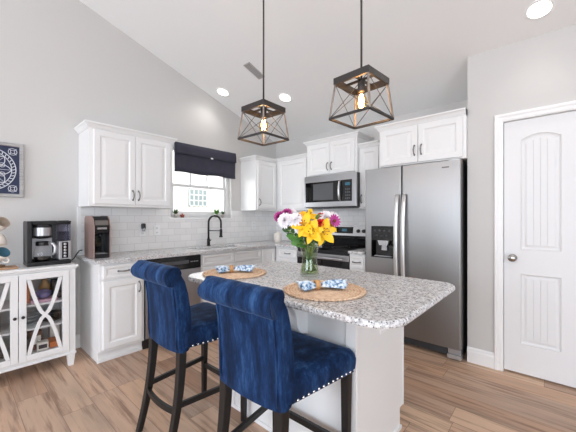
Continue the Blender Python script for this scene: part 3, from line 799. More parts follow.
# ------------------------------------------------------------------ bar stools
def make_stool(label):
    r = thing('bar_stool', label, 'bar stool', group='blue velvet stools at the island')
    ST, SB = .665, .565
    # seat cushion: flared plan, domed top
    b = MB()
    def seat_ring(i, z):
        pts = []
        yb, yf, hb, hf = -.165, .258, .202, .262
        for (sx, yy, hw, rr_, a0) in ((1, yf, hf, .045, 0), (-1, yf, hf, .045, PI/2), (-1, yb, hb, .02, PI), (1, yb, hb, .02, 1.5*PI)):
            cx = sx*(hw-rr_); cy = yy-rr_ if yy > 0 else yy+rr_
            for k in range(7):
                a = a0+PI/2*k/6; pts.append((cx*(1-i*2.2)+(rr_-min(i, rr_*.9))*math.cos(a), cy*(1-i*2.2)+(rr_-min(i, rr_*.9))*math.sin(a), z))
        return pts
    b.loft([seat_ring(.006, SB), seat_ring(0, SB+.004), seat_ring(-.002, SB+.03), seat_ring(-.003, SB+.055), seat_ring(.001, SB+.075), seat_ring(.010, SB+.09), seat_ring(.03, SB+.099), seat_ring(.09, SB+.105), seat_ring(.2, SB+.108)], True, True)
    b.build('seat', 'velvet', r)
    b = MB()
    def row(p, q, n):
        for k in range(n):
            t = k/(n-1); x = p[0]+(q[0]-p[0])*t; y = p[1]+(q[1]-p[1])*t
            b.ball((x, y, SB+.012), .0066, 8, 5)
    for p, q, n in (((.207, -.13), (.2605, .215), 13), ((-.207, -.13), (-.2605, .215), 13), ((.21, .2575), (-.21, .2575), 16)):
        b = MB(); row(p, q, n); b.build('nailhead_trim', 'stud', r)
    # backrest: side profile swept across, scrolled to the rear at the top
    prof = []
    def P(y, z): prof.append((y, z))
    P(-.150, .547); P(-.178, .541); P(-.203, .546); P(-.208, .60); P(-.212, .68); P(-.218, .76); P(-.228, .84); P(-.238, .893); P(-.243, .905)
    cy, czz, R_ = -.253, .962, .054
    for k in range(15):
        a = math.radians(-112 - k*(250/14)); P(cy+R_*math.cos(a), czz+R_*math.sin(a))
    P(-.188, .925); P(-.168, .86); P(-.152, .78); P(-.142, .70); P(-.138, .63); P(-.142, .57)
    nroll = range(9, 24)
    hw = .188
    prof = [(y+.014*max(0., (z-.56)/.4), z) for y, z in prof]; cy += .014
    b = MB(); rings = []
    NS = 41
    for i in range(NS):
        t = -1+2*i/(NS-1); x = t*hw
        crease = max(math.exp(-((t-c)/.035)**2) for c in (-.5, 0., .5))
        ring = []
        for j, (y, z) in enumerate(prof):
            xx = x
            if j in nroll:
                k = 1-.055*crease
                y2 = cy+(y-cy)*k; z2 = czz+(z-czz)*k
                xx = x*(1+.17*math.sin(PI*min(1, (j-8)/8.) if j < 17 else PI/2+PI/2*0) if j < 17 else 1+.17*max(0, 1-(j-16)/7.))
                ring.append((xx, y2, z2))
            else:
                dz = -.012*(1-t*t) if z < .57 else 0
                bow = .012*(t*t)
                ring.append((xx, y+bow*(1 if j > 23 else .5), z+dz))
        rings.append(ring)
    b.loft(rings, True, True)
    b.build('backrest', 'velvet', r, .012, 3)
    for sx in (-1, 1):
        b = MB(); pts = [(sx*(hw-.02), y+.0015, z) for y, z in ((-.2035, .565), (-.208, .60), (-.212, .68), (-.218, .76), (-.228, .84), (-.238, .893))]
        pts = [(x, y+.014*max(0., (z-.56)/.4), z) for x, y, z in pts]; b.tube(pts, .0035, 6); b.build('piping', 'velvet', r)
    # legs
    for sx in (-1, 1):
        b = MB()
        rg_ = lambda x, y, z, s: [(x-s, y-s, z), (x+s, y-s, z), (x+s, y+s, z), (x-s, y+s, z)]
        b.loft([rg_(sx*.220, .214, 0, .014), rg_(sx*.220, .219, SB+.002, .0205)], smooth=False); b.build('leg', 'legwood', r, .003)
        b = MB(); rings = []
        for k in range(13):
            t = k/12; z = t*(SB-.005); y = -.176 - .085*(1-t)**1.9
            rings.append(rg_(sx*(.166+.006*(1-t)), y, z, .0155+.006*t))
        b.loft(rings, smooth=False); b.build('leg', 'legwood', r, .003)
    yr = lambda z: -.176 - .085*(1-z/(SB-.005))**1.9
    for sx in (-1, 1):
        MB().bar((sx*.169, yr(.265), .265), (sx*.218, .214, .265), .018, .03).build('stretcher', 'legwood', r, .002)
    MB().bar((-.218, .214, .215), (.218, .214, .215), .02, .032).build('footrest', 'legwood', r, .002)
    b = MB(); rings = []
    for k in range(13):
        t = -1+2*k/12; x = .169*t; y = yr(.235)-.022*(1-t*t)
        rings.append([(x, y-.01, .22), (x, y+.01, .22), (x, y+.01, .25), (x, y-.01, .25)])
    b.loft(rings, smooth=False); b.build('stretcher', 'legwood', r, .002)
    return r
st = make_stool('blue velvet bar stool nearer the camera, in front of the other stool')
st.location = (-.944, 1.005, 0); st.rotation_euler = (0, 0, math.radians(1.5))
copy_thing(st, (-1.68, 1.008, 0), math.radians(0), 'blue velvet bar stool farther from the camera, beside the dishwasher')

# ------------------------------------------------------------------ pendants
def make_pendant(label, loc, turn):
    r = thing('pendant_light', label, 'pendant light', loc, math.radians(turn), 'cage pendants over the island')
    a, c, H = .099, .117, .215               # half-sides top and bottom, cage height; origin at cage bottom
    b = MB()
    t = .034; th = .008
    b.box((-a-th/2, -a-th/2, H-t), (a+th/2, -a+th, H)); b.box((-a-th/2, a-th, H-t), (a+th/2, a+th/2, H)); b.box((-a-th/2, -a+th, H-t), (-a+th, a-th, H)); b.box((a-th, -a+th, H-t), (a+th/2, a-th, H))
    b.box((-a, -.008, H-.012), (a, .008, H-.004)); b.box((-.008, -a, H-.012), (.008, a, H-.004))
    b.build('top_collar', 'cagedark', r, .001)
    for sx in (-1, 1):
        for sy in (-1, 1):
            MB().bar((sx*(a-.003), sy*(a-.003), H-t+.004), (sx*c, sy*c, .004), 0.0098, .0098, (sx, -sy, 0)).build('post', 'cage', r)
    for k in range(4):
        q = [(-c, -c), (c, -c), (c, c), (-c, c)]; p0, p1 = q[k], q[(k+1) % 4]
        MB().bar((*p0, .004), (*p1, .004), .011, .011).build('bottom_bar', 'cagedark', r)
        ta = a-.003; qq = [(-ta, -ta), (ta, -ta), (ta, ta), (-ta, ta)]; u0, u1 = qq[k], qq[(k+1) % 4]
        b = MB(); b.tube([(*u0, H-t), (*p1, .006)], .0017, 6); b.tube([(*u1, H-t), (*p0, .006)], .0017, 6); b.build('cross_wire', 'wire', r)
    MB().tube([(0, 0, H-.01), (0, 0, cz(loc[1])-loc[2]-.02)], .0055, 10).build('rod', 'cagedark', r)
    MB().lathe([(.06, 0), (.06, .018), (.02, .026), (.008, .03)][::-1] and [(.008, -.03), (.03, -.026), (.06, -.016), (.06, .03)], (0, 0, cz(loc[1])-loc[2]), 24).build('canopy', 'cagedark', r)
    MB().lathe([(.008, H-.004), (.016, H-.012), (.019, H-.02), (.019, H-.068), (.015, H-.072), (.001, H-.072)], n=16, cap=False).build('socket', 'cagedark', r)
    bl = MB().lathe([(.012, H-.07), (.014, H-.08), (.026, H-.105), (.031, H-.125), (.029, H-.145), (.018, H-.163), (.002, H-.17)], n=18, cap=False).build('bulb', 'bulbglass', r)
    b = MB()
    for k in range(6):
        aa = 2*PI*k/6; x, y = .013*math.cos(aa), .013*math.sin(aa)
        b.tube([(x*.5, y*.5, H-.085), (x, y, H-.12), (x*.6, y*.6, H-.15)], .003, 5)
    b.build('filament', 'fil', bl)
    l = bpy.data.lights.new('bulb_light', 'POINT'); l.energy = 2.2; l.color = (1, .78, .54); l.shadow_soft_size = .025
    o = bpy.data.objects.new('bulb_light', l); COL.objects.link(o); o.parent = r; o.location = (0, 0, H-.125)
    return r
make_pendant('wood and wire cage pendant hanging left, over the farther stool side', (-1.44, 1.375, 1.785), 1)
make_pendant('wood and wire cage pendant hanging right, nearer the fridge, over the island', (-.757, 1.425, 1.782), -4)

# ------------------------------------------------------------------ recessed lights and vent on the sloped ceiling
tilt = math.atan(.32)
def on_ceiling(o, x, y, rz=0):
    o.location = (x, y, cz(y)-.001); o.rotation_euler = (-tilt, 0, 0)
for x, y, lab in ((-3.255, 2.375, 'round recessed ceiling light nearest the window wall'), (-2.54, 2.80, 'round recessed ceiling light between the two pendants'), (-.09, 2.824, 'round recessed ceiling light above the pantry door')):
    r = thing('recessed_light', lab, 'ceiling light', group='recessed ceiling lights'); on_ceiling(r, x, y)
    MB().lathe([(.068, -.002), (.07, -.006), (.084, -.005), (.088, 0)], n=32, cap=False).build('trim_ring', 'trim', r)
    MB().lathe([(.069, -.0035), (.001, -.0045)], n=32, cap=False).build('diffuser', 'led', r)
    l = bpy.data.lights.new('downlight', 'SPOT'); l.energy = 7; l.spot_size = 2.4; l.spot_blend = .8; l.shadow_soft_size = .07; l.color = (1, .97, .93)
    o = bpy.data.objects.new('downlight', l); COL.objects.link(o); o.parent = r; o.location = (0, 0, -.03)
v = thing('ceiling_vent', 'slatted rectangular air vent on the sloped ceiling beside the left pendant rod', 'vent'); on_ceiling(v, -2.56, 2.30)
b = MB(); b.box((-.05, -.125, -.006), (-.036, .125, 0)); b.box((.036, -.125, -.006), (.05, .125, 0)); b.box((-.036, -.125, -.006), (.036, -.108, 0)); b.box((-.036, .108, -.006), (.036, .125, 0)); b.build('frame', 'vent', v)
MB().box((-.036, -.108, -.001), (.036, .108, 0)).build('duct_opening', 'ventdark', v)
b = MB()
for k in range(14):
    y = -.1+k*.0155; b.add([(-.036, y, -.001), (.036, y, -.001), (.036, y+.009, -.006), (-.036, y+.009, -.006)], [(0, 1, 2, 3)])
for x in (-.012, .012): b.box((x-.002, -.108, -.007), (x+.002, .108, -.004))
b.build('slats', 'vent', v)

# ------------------------------------------------------------------ roman shade
sh = thing('roman_shade', 'dark navy folded roman shade over the sink window', 'shade', (XA+.002, 1.815, 1.84), 0)
SW = .925
b = MB(); rings = []
for i in range(25):
    y = SW*i/24; wob = .004*math.sin(i*.9)
    sec = [(.028, .352), (.034, .352), (.042, .20+wob*.5), (.040, .13), (.036, .06), (.04+wob, -.004+.006*math.sin(i*.5)), (.034+wob, -.004+.006*math.sin(i*.5)), (.03, .1)]
    rings.append([(x, y, z) for x, z in sec])
b.loft(rings, True, True); b.build('lower_panel', 'navy', sh)
b = MB(); rings = []
for i in range(25):
    y = SW*i/24-.004; wob = .003*math.sin(i*1.3+1)
    sec = [(.03, .36), (.046, .36), (.056+wob, .31), (.060+wob, .25), (.058+wob, .222), (.05, .22), (.046, .3)]
    rings.append([(x, y*1.008, z) for x, z in sec])
b.loft(rings, True, True); b.build('valance_fold', 'navy', sh)
MB().box((0, .01, .325), (.03, SW-.01, .355)).build('headrail', 'trim', sh)
MB().box((.058, .50, .214), (.062, .535, .234)).build('tag', 'plate', sh)

# ------------------------------------------------------------------ buffet with glass doors
bf = thing('buffet_cabinet', 'white buffet cabinet with two glass doors behind curved lattice', 'cabinet', (-3.115, -.02, 0), PI/2)
BW, BD, BH, BZ = .745, .37, .87, .115
b = MB()
b.box((0, 0, BZ), (.045, BD, BH-.03)); b.box((BW-.045, 0, BZ), (BW, BD, BH-.03)); b.box((.045, 0, BZ), (BW-.045, BD, BZ+.055)); b.box((.045, .0, BH-.06), (BW-.045, BD, BH-.03))
b.build('body', 'white', bf, .003)
MB().box((.045, BD-.012, BZ+.055), (BW-.045, BD-.004, BH-.06)).build('back_panel', 'inner', bf)
b = MB(); b.box((-.018, -.022, BH-.022), (BW+.018, BD+.0, BH)); b.box((-.008, -.012, BH-.036), (BW+.008, BD, BH-.022)); b.build('top', 'white', bf, .006)
b = MB(); b.box((-.006, -.008, BZ-.012), (BW+.006, BD, BZ+.004)); b.build('base_molding', 'white', bf, .003)
for x in (0.002, BW-.058):
    for y in (-.004, BD-.056):
        q = lambda s, z: [(x+s, y+s, z), (x+.056-s, y+s, z), (x+.056-s, y+.056-s, z), (x+s, y+.056-s, z)]
        MB().loft([q(.009, 0), q(0, BZ-.012)], smooth=False).build('leg', 'white', bf, .002)
SHZ = (.375, .565)
for z in SHZ: MB().box((.046, .03, z-.008), (BW-.046, BD-.012, z+.008)).build('shelf', 'white', bf, .002)
for x0, x1, left in ((.05, BW/2-.002, True), (BW/2+.002, BW-.05, False)):
    z0, z1 = BZ+.03, BH-.045
    b = MB(); s = .045
    yA, yB_ = -.018, .002
    b.box((x0, yA, z0), (x0+s, yB_, z1)); b.box((x1-s, yA, z0), (x1, yB_, z1)); b.box((x0+s, yA, z0), (x1-s, yB_, z0+s)); b.box((x0+s, yA, z1-s), (x1-s, yB_, z1))
    dr = b.build('door', 'white', bf, .003)
    MB().box((x0+s-.004, -.005, z0+s-.004), (x1-s+.004, -.002, z1-s+.004)).build('pane', 'glass', dr)
    # two bowed bars crossing like an hourglass
    b = MB(); gx0, gx1, gz0, gz1 = x0+s, x1-s, z0+s, z1-s
    xm = (gx0+gx1)/2; zm = (gz0+gz1)/2
    for sg in (1, -1):
        ctr = []
        for k in range(21):
            t = k/20; 
            # one S-less arc per bar half: from a corner to the opposite side's corner, bowed to the middle
            u = 2*t-1
            xx = sg*(.5*(gx1-gx0)-.012)*(abs(u)**.62 if u > 0 else -abs(u)**.62)*(.98)
            ctr.append((xm+xx, gz0+(gz1-gz0)*t))
        # width .018
        L = []; R2 = []
        for k in range(21):
            a = ctr[max(k-1, 0)]; c = ctr[min(k+1, 20)]; tx, tz = c[0]-a[0], c[1]-a[1]; l = math.hypot(tx, tz); nx, nz = -tz/l*.0125, tx/l*.0125
            cl = lambda p: (min(max(p[0], gx0), gx1), min(max(p[1], gz0), gz1))
            L.append(cl((ctr[k][0]+nx, ctr[k][1]+nz))); R2.append(cl((ctr[k][0]-nx, ctr[k][1]-nz)))
        rings = [[(L[k][0], yA+.002*(sg > 0), L[k][1]), (R2[k][0], yA+.002*(sg > 0), R2[k][1]), (R2[k][0], -.005, R2[k][1]), (L[k][0], -.005, L[k][1])] for k in range(21)]
        b.loft(rings, smooth=False)
    b.build('lattice', 'white', dr)
    kx = x1-.022 if left else x0+.022
    b = MB(); b.lathe([(.006, 0), (.005, -.012), (.011, -.018), (.012, -.024), (.008, -.029), (.001, -.03)], (kx, yA, .50), 14, False, 'y'); b.build('knob', 'black', dr)
# things on its shelves (local buffet frame: x along world y, y back)
def inb(x, y, z): return (-3.115-y, -.02+x, z)
def carton(label, x, y, z, sx, sy, sz, m, rot=0., grp=None, band=None):
    r = MB().box((-sx/2, -sy/2, 0), (sx/2, sy/2, sz))
    if True:
        o = r.build('carton', m, None, .003); o.location = inb(x, y, z); o.rotation_euler = (0, 0, PI/2+rot)
        if band:
            MB().box((-sx/2+.01, -sy/2-.001, sz*.3), (sx/2-.01, -sy/2, sz*.75)).build('printed_panel', band, o)
    return tag(o, label, 'carton')
S1, S2, S0 = SHZ[0]+.0085, SHZ[1]+.0085, BZ+.056
carton('orange carton at the left of the top shelf in the glass buffet', .425, .17, S2, .06, .12, .17, 'box_o')
o = MB()
o.ball((0, 0, .036), .036, 16, 10, (1.5, 1.6, 1)); o.ball((.04, .0, .03), .03, 12, 8, (1.2, 1.5, 1)); o.ball((-.05, .01, .03), .03, 12, 8)
o = o.build('cloth_pouch', 'purple'); o.location = inb(.545, .13, S2); tag(o, 'soft purple pouch on the top shelf of the glass buffet', 'pouch')
o = MB().box((-.09, -.06, 0), (.09, .06, .022)).build('folded_cloth', 'pink', None, .008); o.location = inb(.545, .02+.09, S2-.0); o.rotation_euler = (0, 0, PI/2)
tag(o, 'folded pink cloth at the front of the top buffet shelf', 'cloth')
bpy.data.objects['cloth_pouch'].location.z += .023
o = MB().lathe([(.03, 0), (.045, .03), (.04, .08), (.018, .1), (.022, .115)], n=18).build('tan_pouch', 'tan'); o.location = inb(.575, .25, S2); o.scale = (1, 1, 1.35); tag(o, 'tan drawstring pouch at the back of the top buffet shelf', 'pouch')
carton('dark box at the right end of the top buffet shelf', .655, .2, S2, .07, .14, .15, 'box_d')
for k in range(3):
    o = MB().lathe([(.04, 0), (.045, .004), (.085, .022), (.088, .026), (.08, .024), (.04, .009), (.001, .008)], n=24, cap=False).build('bowl', 'plate_g'); o.location = inb(.455, .17, S1+.028*k)
    tag(o, ('lowest', 'middle', 'topmost')[k] + ' grey bowl of the stack on the middle buffet shelf', 'bowl', 'grey bowls in the buffet')
for k in range(4):
    o = MB().lathe([(.05, 0), (.055, .003), (.075, .012), (.077, .015), (.05, .007), (.001, .006)], n=24, cap=False).build('plate', 'black'); o.location = inb(.61, .17, S1+.017*k)
    tag(o, ('lowest', 'second from bottom', 'third from bottom', 'topmost')[k] + ' dark plate of the stack on the middle buffet shelf', 'plate', 'dark plates in the buffet')
carton('brown box standing on the bottom buffet shelf', .50, .19, S0, .07, .12, .15, 'box_b', .1, band='box_w')
carton('white box at the front of the bottom buffet shelf', .535, .09, S0, .075, .07, .07, 'box_w', -.1, band='box_d')
carton('dark box at the left of the bottom buffet shelf', .43, .18, S0, .05, .14, .11, 'box_d')
carton('tan box at the right of the bottom buffet shelf', .62, .15, S0, .08, .14, .045, 'box_o')
carton('pale box behind the tan box on the bottom buffet shelf', .645, .28, S0, .07, .08, .15, 'box_w')
carton('dark box behind the left buffet door', .24, .18, S0, .12, .14, .11, 'box_d')
carton('brown box on the middle shelf behind the left buffet door', .22, .18, S1, .12, .14, .12, 'box_b')

# ------------------------------------------------------------------ coffee maker on the buffet
cm = thing('coffee_maker', 'black drip coffee maker with glass carafe on the white buffet', 'coffee maker', (-3.20, .415, .871), PI/2)
CW, CD, CH = .32, .2, .372
b = MB(); b.box((0, 0, 0), (CW, CD, .035)); b.build('base', 'black', cm, .008)
b = MB(); b.box((0, .12, .035), (CW, CD, CH)); b.box((0, .0, .035), (.035, .12, CH)); b.box((.035, .02, CH-.03), (CW, .12, CH)); b.build('housing', 'black', cm, .006)
bs = MB()
bs.lathe([(.04, .225), (.062, .235), (.066, .25), (.066, .335), (.06, .343)], (.115, .065, 0), 24).build('brew_basket', 'black', cm)
MB().lathe([(.0672, .25), (.0672, .318)], (.115, .065, 0), 28, False).build('basket_band', 'silver', cm)
cf = MB().lathe([(.001, .037), (.05, .037), (.062, .05), (.066, .085), (.058, .13), (.045, .165), (.042, .175)], (.115, .065, 0), 24, False).build('carafe', 'glass', cm)
MB().lathe([(.001, .039), (.049, .039), (.06, .05), (.063, .07), (.001, .07)], (.115, .065, 0), 24, False).build('coffee', 'coffee', cf)
MB().lathe([(.045, .165), (.048, .17), (.048, .19), (.042, .2), (.001, .202)], (.115, .065, 0), 24, False).build('carafe_lid', 'black', cf)
MB().tube([(.155, .04, .185), (.185, .015, .18), (.198, .0, .15), (.195, .0, .11), (.18, .012, .085)], [.012, .013, .014, .013, .008], 10).build('carafe_handle', 'silver', cf)
MB().box((.036, .118, .05), (.195, .121, .225)).build('back_plate', 'silver', cm)
MB().box((.224, .1195, .2), (.313, .122, CH-.014)).build('tank_back_plate', 'silver', cm)
tk = MB().box((.222, .004, .2), (.315, .119, CH-.012)).build('water_tank', 'clear', cm, .006)
MB().box((.218, .0, CH-.012), (.318, .12, CH+.002)).build('tank_lid', 'black', cm, .004)
MB().box((.228, .03, .202), (.31, .115, .28)).build('water', 'clear', tk)
cpn = MB().box((.222, -.002, .04), (.315, .12, .198)).build('control_panel', 'silver', cm, .005)
b = MB(); b.box((.245, -.0035, .052), (.293, -.002, .19)); b.build('button_strip', 'gblack', cpn)
for k in range(5): MB().lathe([(.011, 0), (.011, -.003), (.001, -.003)], (.269, -.0035, .068+k*.026), 14, False, 'y').build('button', 'silver', cpn)
cm.scale = (.94, 1, 1)
# cord running from the maker to the wall behind the worktop end
o = MB().tube([(-3.30, .738, .885), (-3.33, .765, .90), (-3.36, .79, .93), (-3.40, .82, .955), (-3.42, .84, .96), (-3.45, .855, .955), (-3.485, .862, .95)], .005, 8).build('power_cord', 'rubber')
tag(o, 'black power cord behind the coffee maker rising to the tile', 'cord')

# mugs on a tree at the left end
tr = thing('mug_tree', 'wooden mug tree standing on a board at the left end of buffet', 'mug tree', (-3.285, .235, .885))
MB().lathe([(.06, 0), (.06, .012), (.02, .018)], n=20).build('base', 'tray', tr)
MB().tube([(0, 0, .01), (0, 0, .39)], .009, 10).build('post', 'tray', tr)
for k, z in enumerate((.10, .22, .33)):
    MB().tube([(0, 0, z), (0, .05, z+.025)], .006, 8).build('peg', 'tray', tr)
o = MB().box((-.08, -.17, 0), (.08, .19, .0135)).build('serving_board', 'tray', None, .004); o.location = (-3.245, .17, .8705); tag(o, 'wooden serving board under the mugs on the buffet', 'board')
def mug(label, loc, axis, inner, outer, roll=0.):
    r = thing('mug', label, 'mug', loc, 0, 'mugs on the buffet')
    r.rotation_euler = (Vector(axis).to_track_quat('Z', 'Y') @ Matrix.Rotation(roll, 3, 'Z').to_quaternion()).to_euler()
    MB().lathe([(.001, -.045), (.028, -.045), (.038, -.038), (.046, .0), (.047, .048), (.0445, .05)], n=24, cap=False).build('body', outer, r)
    MB().lathe([(.0445, .05), (.042, .0), (.035, -.034), (.001, -.037)], n=24, cap=False).build('inside', inner, r)
    MB().tube([(-.043, 0, .03), (-.068, 0, .028), (-.076, 0, .005), (-.066, 0, -.018), (-.041, 0, -.022)], .0065, 8).build('handle', outer, r)
mug('tan lined mug at the top of the mug tree', (-3.22, .252, 1.215), (.75, .45, .5), 'cer_tan', 'ceramic', .5)
mug('white mug in the middle of the mug tree', (-3.225, .247, 1.10), (.35, .1, -.85), 'ceramic', 'ceramic', 1.2)
mug('blue lined mug lowest on the mug tree', (-3.22, .255, .98), (.75, .4, .55), 'cer_blue', 'ceramic', 2.)

# ------------------------------------------------------------------ pod coffee machine on the worktop
kg = thing('pod_coffee_machine', 'rose copper sided pod coffee machine on the granite worktop', 'coffee machine', (-3.06, .853, CT), PI/2)
KW, KD, KH = .138, .30, .385
side = [(.02, 0), (KD, 0), (KD, KH-.02), (KD-.03, KH), (.09, KH), (.045, KH-.03), (.015, KH-.10), (.02, .2)]
for x0, x1 in ((0, .008), (KW-.008, KW)):
    MB().prism([(y, z) for y, z in side], 'x', x0, x1).build('side_panel', 'copper', kg, .003)
b = MB(); b.box((.008, .14, .03), (KW-.008, KD-.006, KH-.006)); b.box((.008, .03, 0), (KW-.008, KD-.006, .03))
for x0, x1 in ((.008, .011), (KW-.011, KW-.008)): b.prism([(y+(.006 if y < .1 else 0), z) for y, z in side], 'x', x0, x1)
b.build('housing', 'black', kg, .003)
b = MB(); b.prism([(.04, KH-.16), (.03, KH-.1), (.05, KH-.035), (.09, KH-.004), (.15, KH-.004), (.15, KH-.17)], 'x', .0085, KW-.0085); hd = b.build('brew_head', 'black', kg, .003)
b = MB(); b.prism([(.026, KH-.125), (.022, KH-.112), (.034, KH-.104), (.038, KH-.12)], 'x', .03, KW-.03); b.build('handle', 'silver', hd, .003)
MB().prism([(.028, KH-.085), (.04, KH-.05), (.06, KH-.028), (.065, KH-.034), (.034, KH-.088)], 'x', .016, KW-.016).build('water_window', 'gunmetal', hd, .002)
MB().lathe([(.018, 0), (.014, -.03), (.008, -.04)], (KW/2, .08, KH-.16), 14).build('spout', 'gblack', hd)
dt = MB().box((.014, .018, .0), (KW-.014, .135, .04)).build('drip_tray', 'black', kg, .004)
MB().box((.022, .026, .04), (KW-.022, .128, .044)).build('tray_grate', 'silver', dt)
MB().box((.03, .137, .05), (KW-.03, .1405, .19)).build('back_splash', 'gblack', kg)
# crock in the corner
o = MB().lathe([(.001, 0), (.05, 0), (.056, .006), (.056, .12), (.05, .13)], n=28, cap=False)
cr = thing('canister', 'cream ceramic canister in the worktop corner', 'canister', (-3.12, 3.28, CT))
o.build('body', 'ceramic', cr)
MB().lathe([(.054, .128), (.056, .134), (.05, .142), (.012, .148), (.01, .155), (.016, .165), (.001, .17)], n=28, cap=False).build('lid', 'ceramic', cr)

# ------------------------------------------------------------------ framed medallion on the wall
pc = thing('framed_art', 'grey framed navy panel with white medallion on the left wall', 'wall art', (XA, .2, 1.68), PI/2)
hf = .23
b = MB()
def RQ(i, y): return [(-hf+i, y, -hf+i), (hf-i, y, -hf+i), (hf-i, y, hf-i), (-hf+i, y, hf-i)]
b.loft([RQ(0, 0), RQ(0, -.025), RQ(.003, -.028), RQ(.024, -.028), RQ(.028, -.014), RQ(.028, 0)], True, False, False); b.build('frame', 'frame_grey', pc)
MB().box((-hf+.027, -.012, -hf+.027), (hf-.027, -.002, hf-.027)).build('board', 'navy_art', pc)
b = MB()
Y_ = -.0135
def ring(r0, r1, n=48): b.lathe([(r0, Y_), (r0, Y_+.0014), (r1, Y_+.0014), (r1, Y_), (r0, Y_)], (0, 0, 0), n, False, 'y')
def stroke(pts, wd=.004):
    L = []
    for k, p in enumerate(pts):
        a = pts[max(k-1, 0)]; c = pts[min(k+1, len(pts)-1)]; tx, tz = c[0]-a[0], c[1]-a[1]; l = math.hypot(tx, tz) or 1
        L.append(((p[0]-tz/l*wd/2, p[1]+tx/l*wd/2), (p[0]+tz/l*wd/2, p[1]-tx/l*wd/2)))
    b.loft([[(a[0], Y_, a[1]), (c[0], Y_, c[1]), (c[0], Y_+.0014, c[1]), (a[0], Y_+.0014, a[1])] for a, c in L], True, True, False)
ring(.176, .183); ring(.150, .156); ring(.012, .020); ring(.05, .054)
for k in range(8):
    a = 2*PI*k/8
    for sg in (1, -1):
        stroke([(r*math.cos(a+sg*.36*math.sin(PI*(r-.05)/.1)), r*math.sin(a+sg*.36*math.sin(PI*(r-.05)/.1))) for r in [.05+.1*i/10 for i in range(11)]], .006)
    a2 = a+PI/8
    stroke([(.056*math.cos(a), .056*math.sin(a)), (.14*math.cos(a), .14*math.sin(a))], .003)
    stroke([(.10*math.cos(a2)+.018*math.cos(t), .10*math.sin(a2)+.018*math.sin(t)) for t in [2*PI*i/12 for i in range(13)]], .004)
    stroke([(.022*math.cos(a2), .022*math.sin(a2)), (.048*math.cos(a2), .048*math.sin(a2))], .006)
for k in range(40):
    a = 2*PI*k/40; stroke([(.158*math.cos(a), .158*math.sin(a)), (.174*math.cos(a+.05), .174*math.sin(a+.05))], .006)
for sx in (-1, 1):
    for sz in (-1, 1):
        cx, cz_ = sx*.158, sz*.158
        for rr_ in (.014, .028):
            stroke([(cx+rr_*math.cos(t), cz_+rr_*math.sin(t)) for t in [2*PI*i/14 for i in range(15)]], .004)
        for q in range(4):
            a = PI/4+q*PI/2; stroke([(cx+.014*math.cos(a), cz_+.014*math.sin(a)), (cx+.034*math.cos(a), cz_+.034*math.sin(a))], .006)
b.build('medallion', 'art_white', pc)

# ------------------------------------------------------------------ placemats and napkins
def placemat(label, loc, rz):
    r = thing('placemat', label, 'placemat', loc, rz, 'woven placemats on the island')
    MB().lathe([(.001, 0), (.184, 0), (.186, .003), (.184, .006), (.001, .006)], n=64, cap=False).build('disc', 'weave', r)
    b = MB()
    n = 46
    for k in range(n):
        a = 2*PI*k/n; a1 = a+2*PI/n*1.35
        pts = [(.180*math.cos(a), .180*math.sin(a), .004), (.195*math.cos(a+.03), .195*math.sin(a+.03), .007), (.202*math.cos((a+a1)/2), .202*math.sin((a+a1)/2), .006), (.182*math.cos(a1), .182*math.sin(a1), .004)]
        b.tube(pts, [.004, .0052, .0052, .003], 6)
    b.build('braided_edge', 'weave', r)
    return r
def napkin(label, loc, rz, size=1.):
    r = thing('napkin', label, 'napkin', loc, rz, 'ringed napkins on the placemats')
    rnd = random.Random(3)
    def fan(sg, L, W, folds):
        b = MB(); rows = []
        NU, NV = 15, 33
        for i in range(NU):
            t = i/(NU-1); row = []
            wd = .015 + (W-.015)*t**1.15
            for j in range(NV):
                q = -1+2*j/(NV-1); ph = .5+.5*math.cos(q*PI*folds+sg)
                x = sg*(.002 + L*t*(1-.18*q*q) + .016*t*t*ph)
                up = .014*(1-t) + (.010+.030*t)*ph*(1-.35*abs(q)) + .007*t + .012*(1-q*q)*math.sin(PI*min(1, t*1.2))
                row.append((x, q*wd*(1+.06*ph*t), max(up, .0045)))
            rows.append(row)
        vs = [p for q in rows for p in q]; fs = []
        for i in range(NU-1):
            for j in range(NV-1): fs.append((i*NV+j, i*NV+j+1, (i+1)*NV+j+1, (i+1)*NV+j))
        b.add(vs, fs, True)
        o = b.build('fan', 'cloth', r)
        md = o.modifiers.new('thickness', 'SOLIDIFY'); md.thickness = .0035; md.offset = -1
        return o
    fan(1, .125*size, .07, 3); fan(-1, .08*size, .055, 3)
    b = MB(); rings = []
    for k in range(25):
        a = 2*PI*k/24; c, s = math.cos(a), math.sin(a)
        rings.append([(dx, c*(.021+dr), .023+s*(.019+dr)) for dx, dr in ((-.012, 0), (.012, 0), (.012, .004), (0, .006), (-.012, .004))])
    b.loft(rings, True, False); b.build('napkin_ring', 'ring', r)
    return r
pm_z = CT+.001
p1 = placemat('round woven straw placemat at the left end of the island', (-1.575, 1.245, pm_z), .3)
p2 = placemat('round woven straw placemat nearer the camera in front of the vase', (-.865, 1.245, pm_z), 0)
napkin('blue and white napkin in a wooden ring on the left placemat', (-1.60, 1.235, pm_z+.0065), .95, 1.1)
napkin('blue and white napkin in a wooden ring on the placemat by the vase', (-.895, 1.225, pm_z+.0065), .95, 1.1)

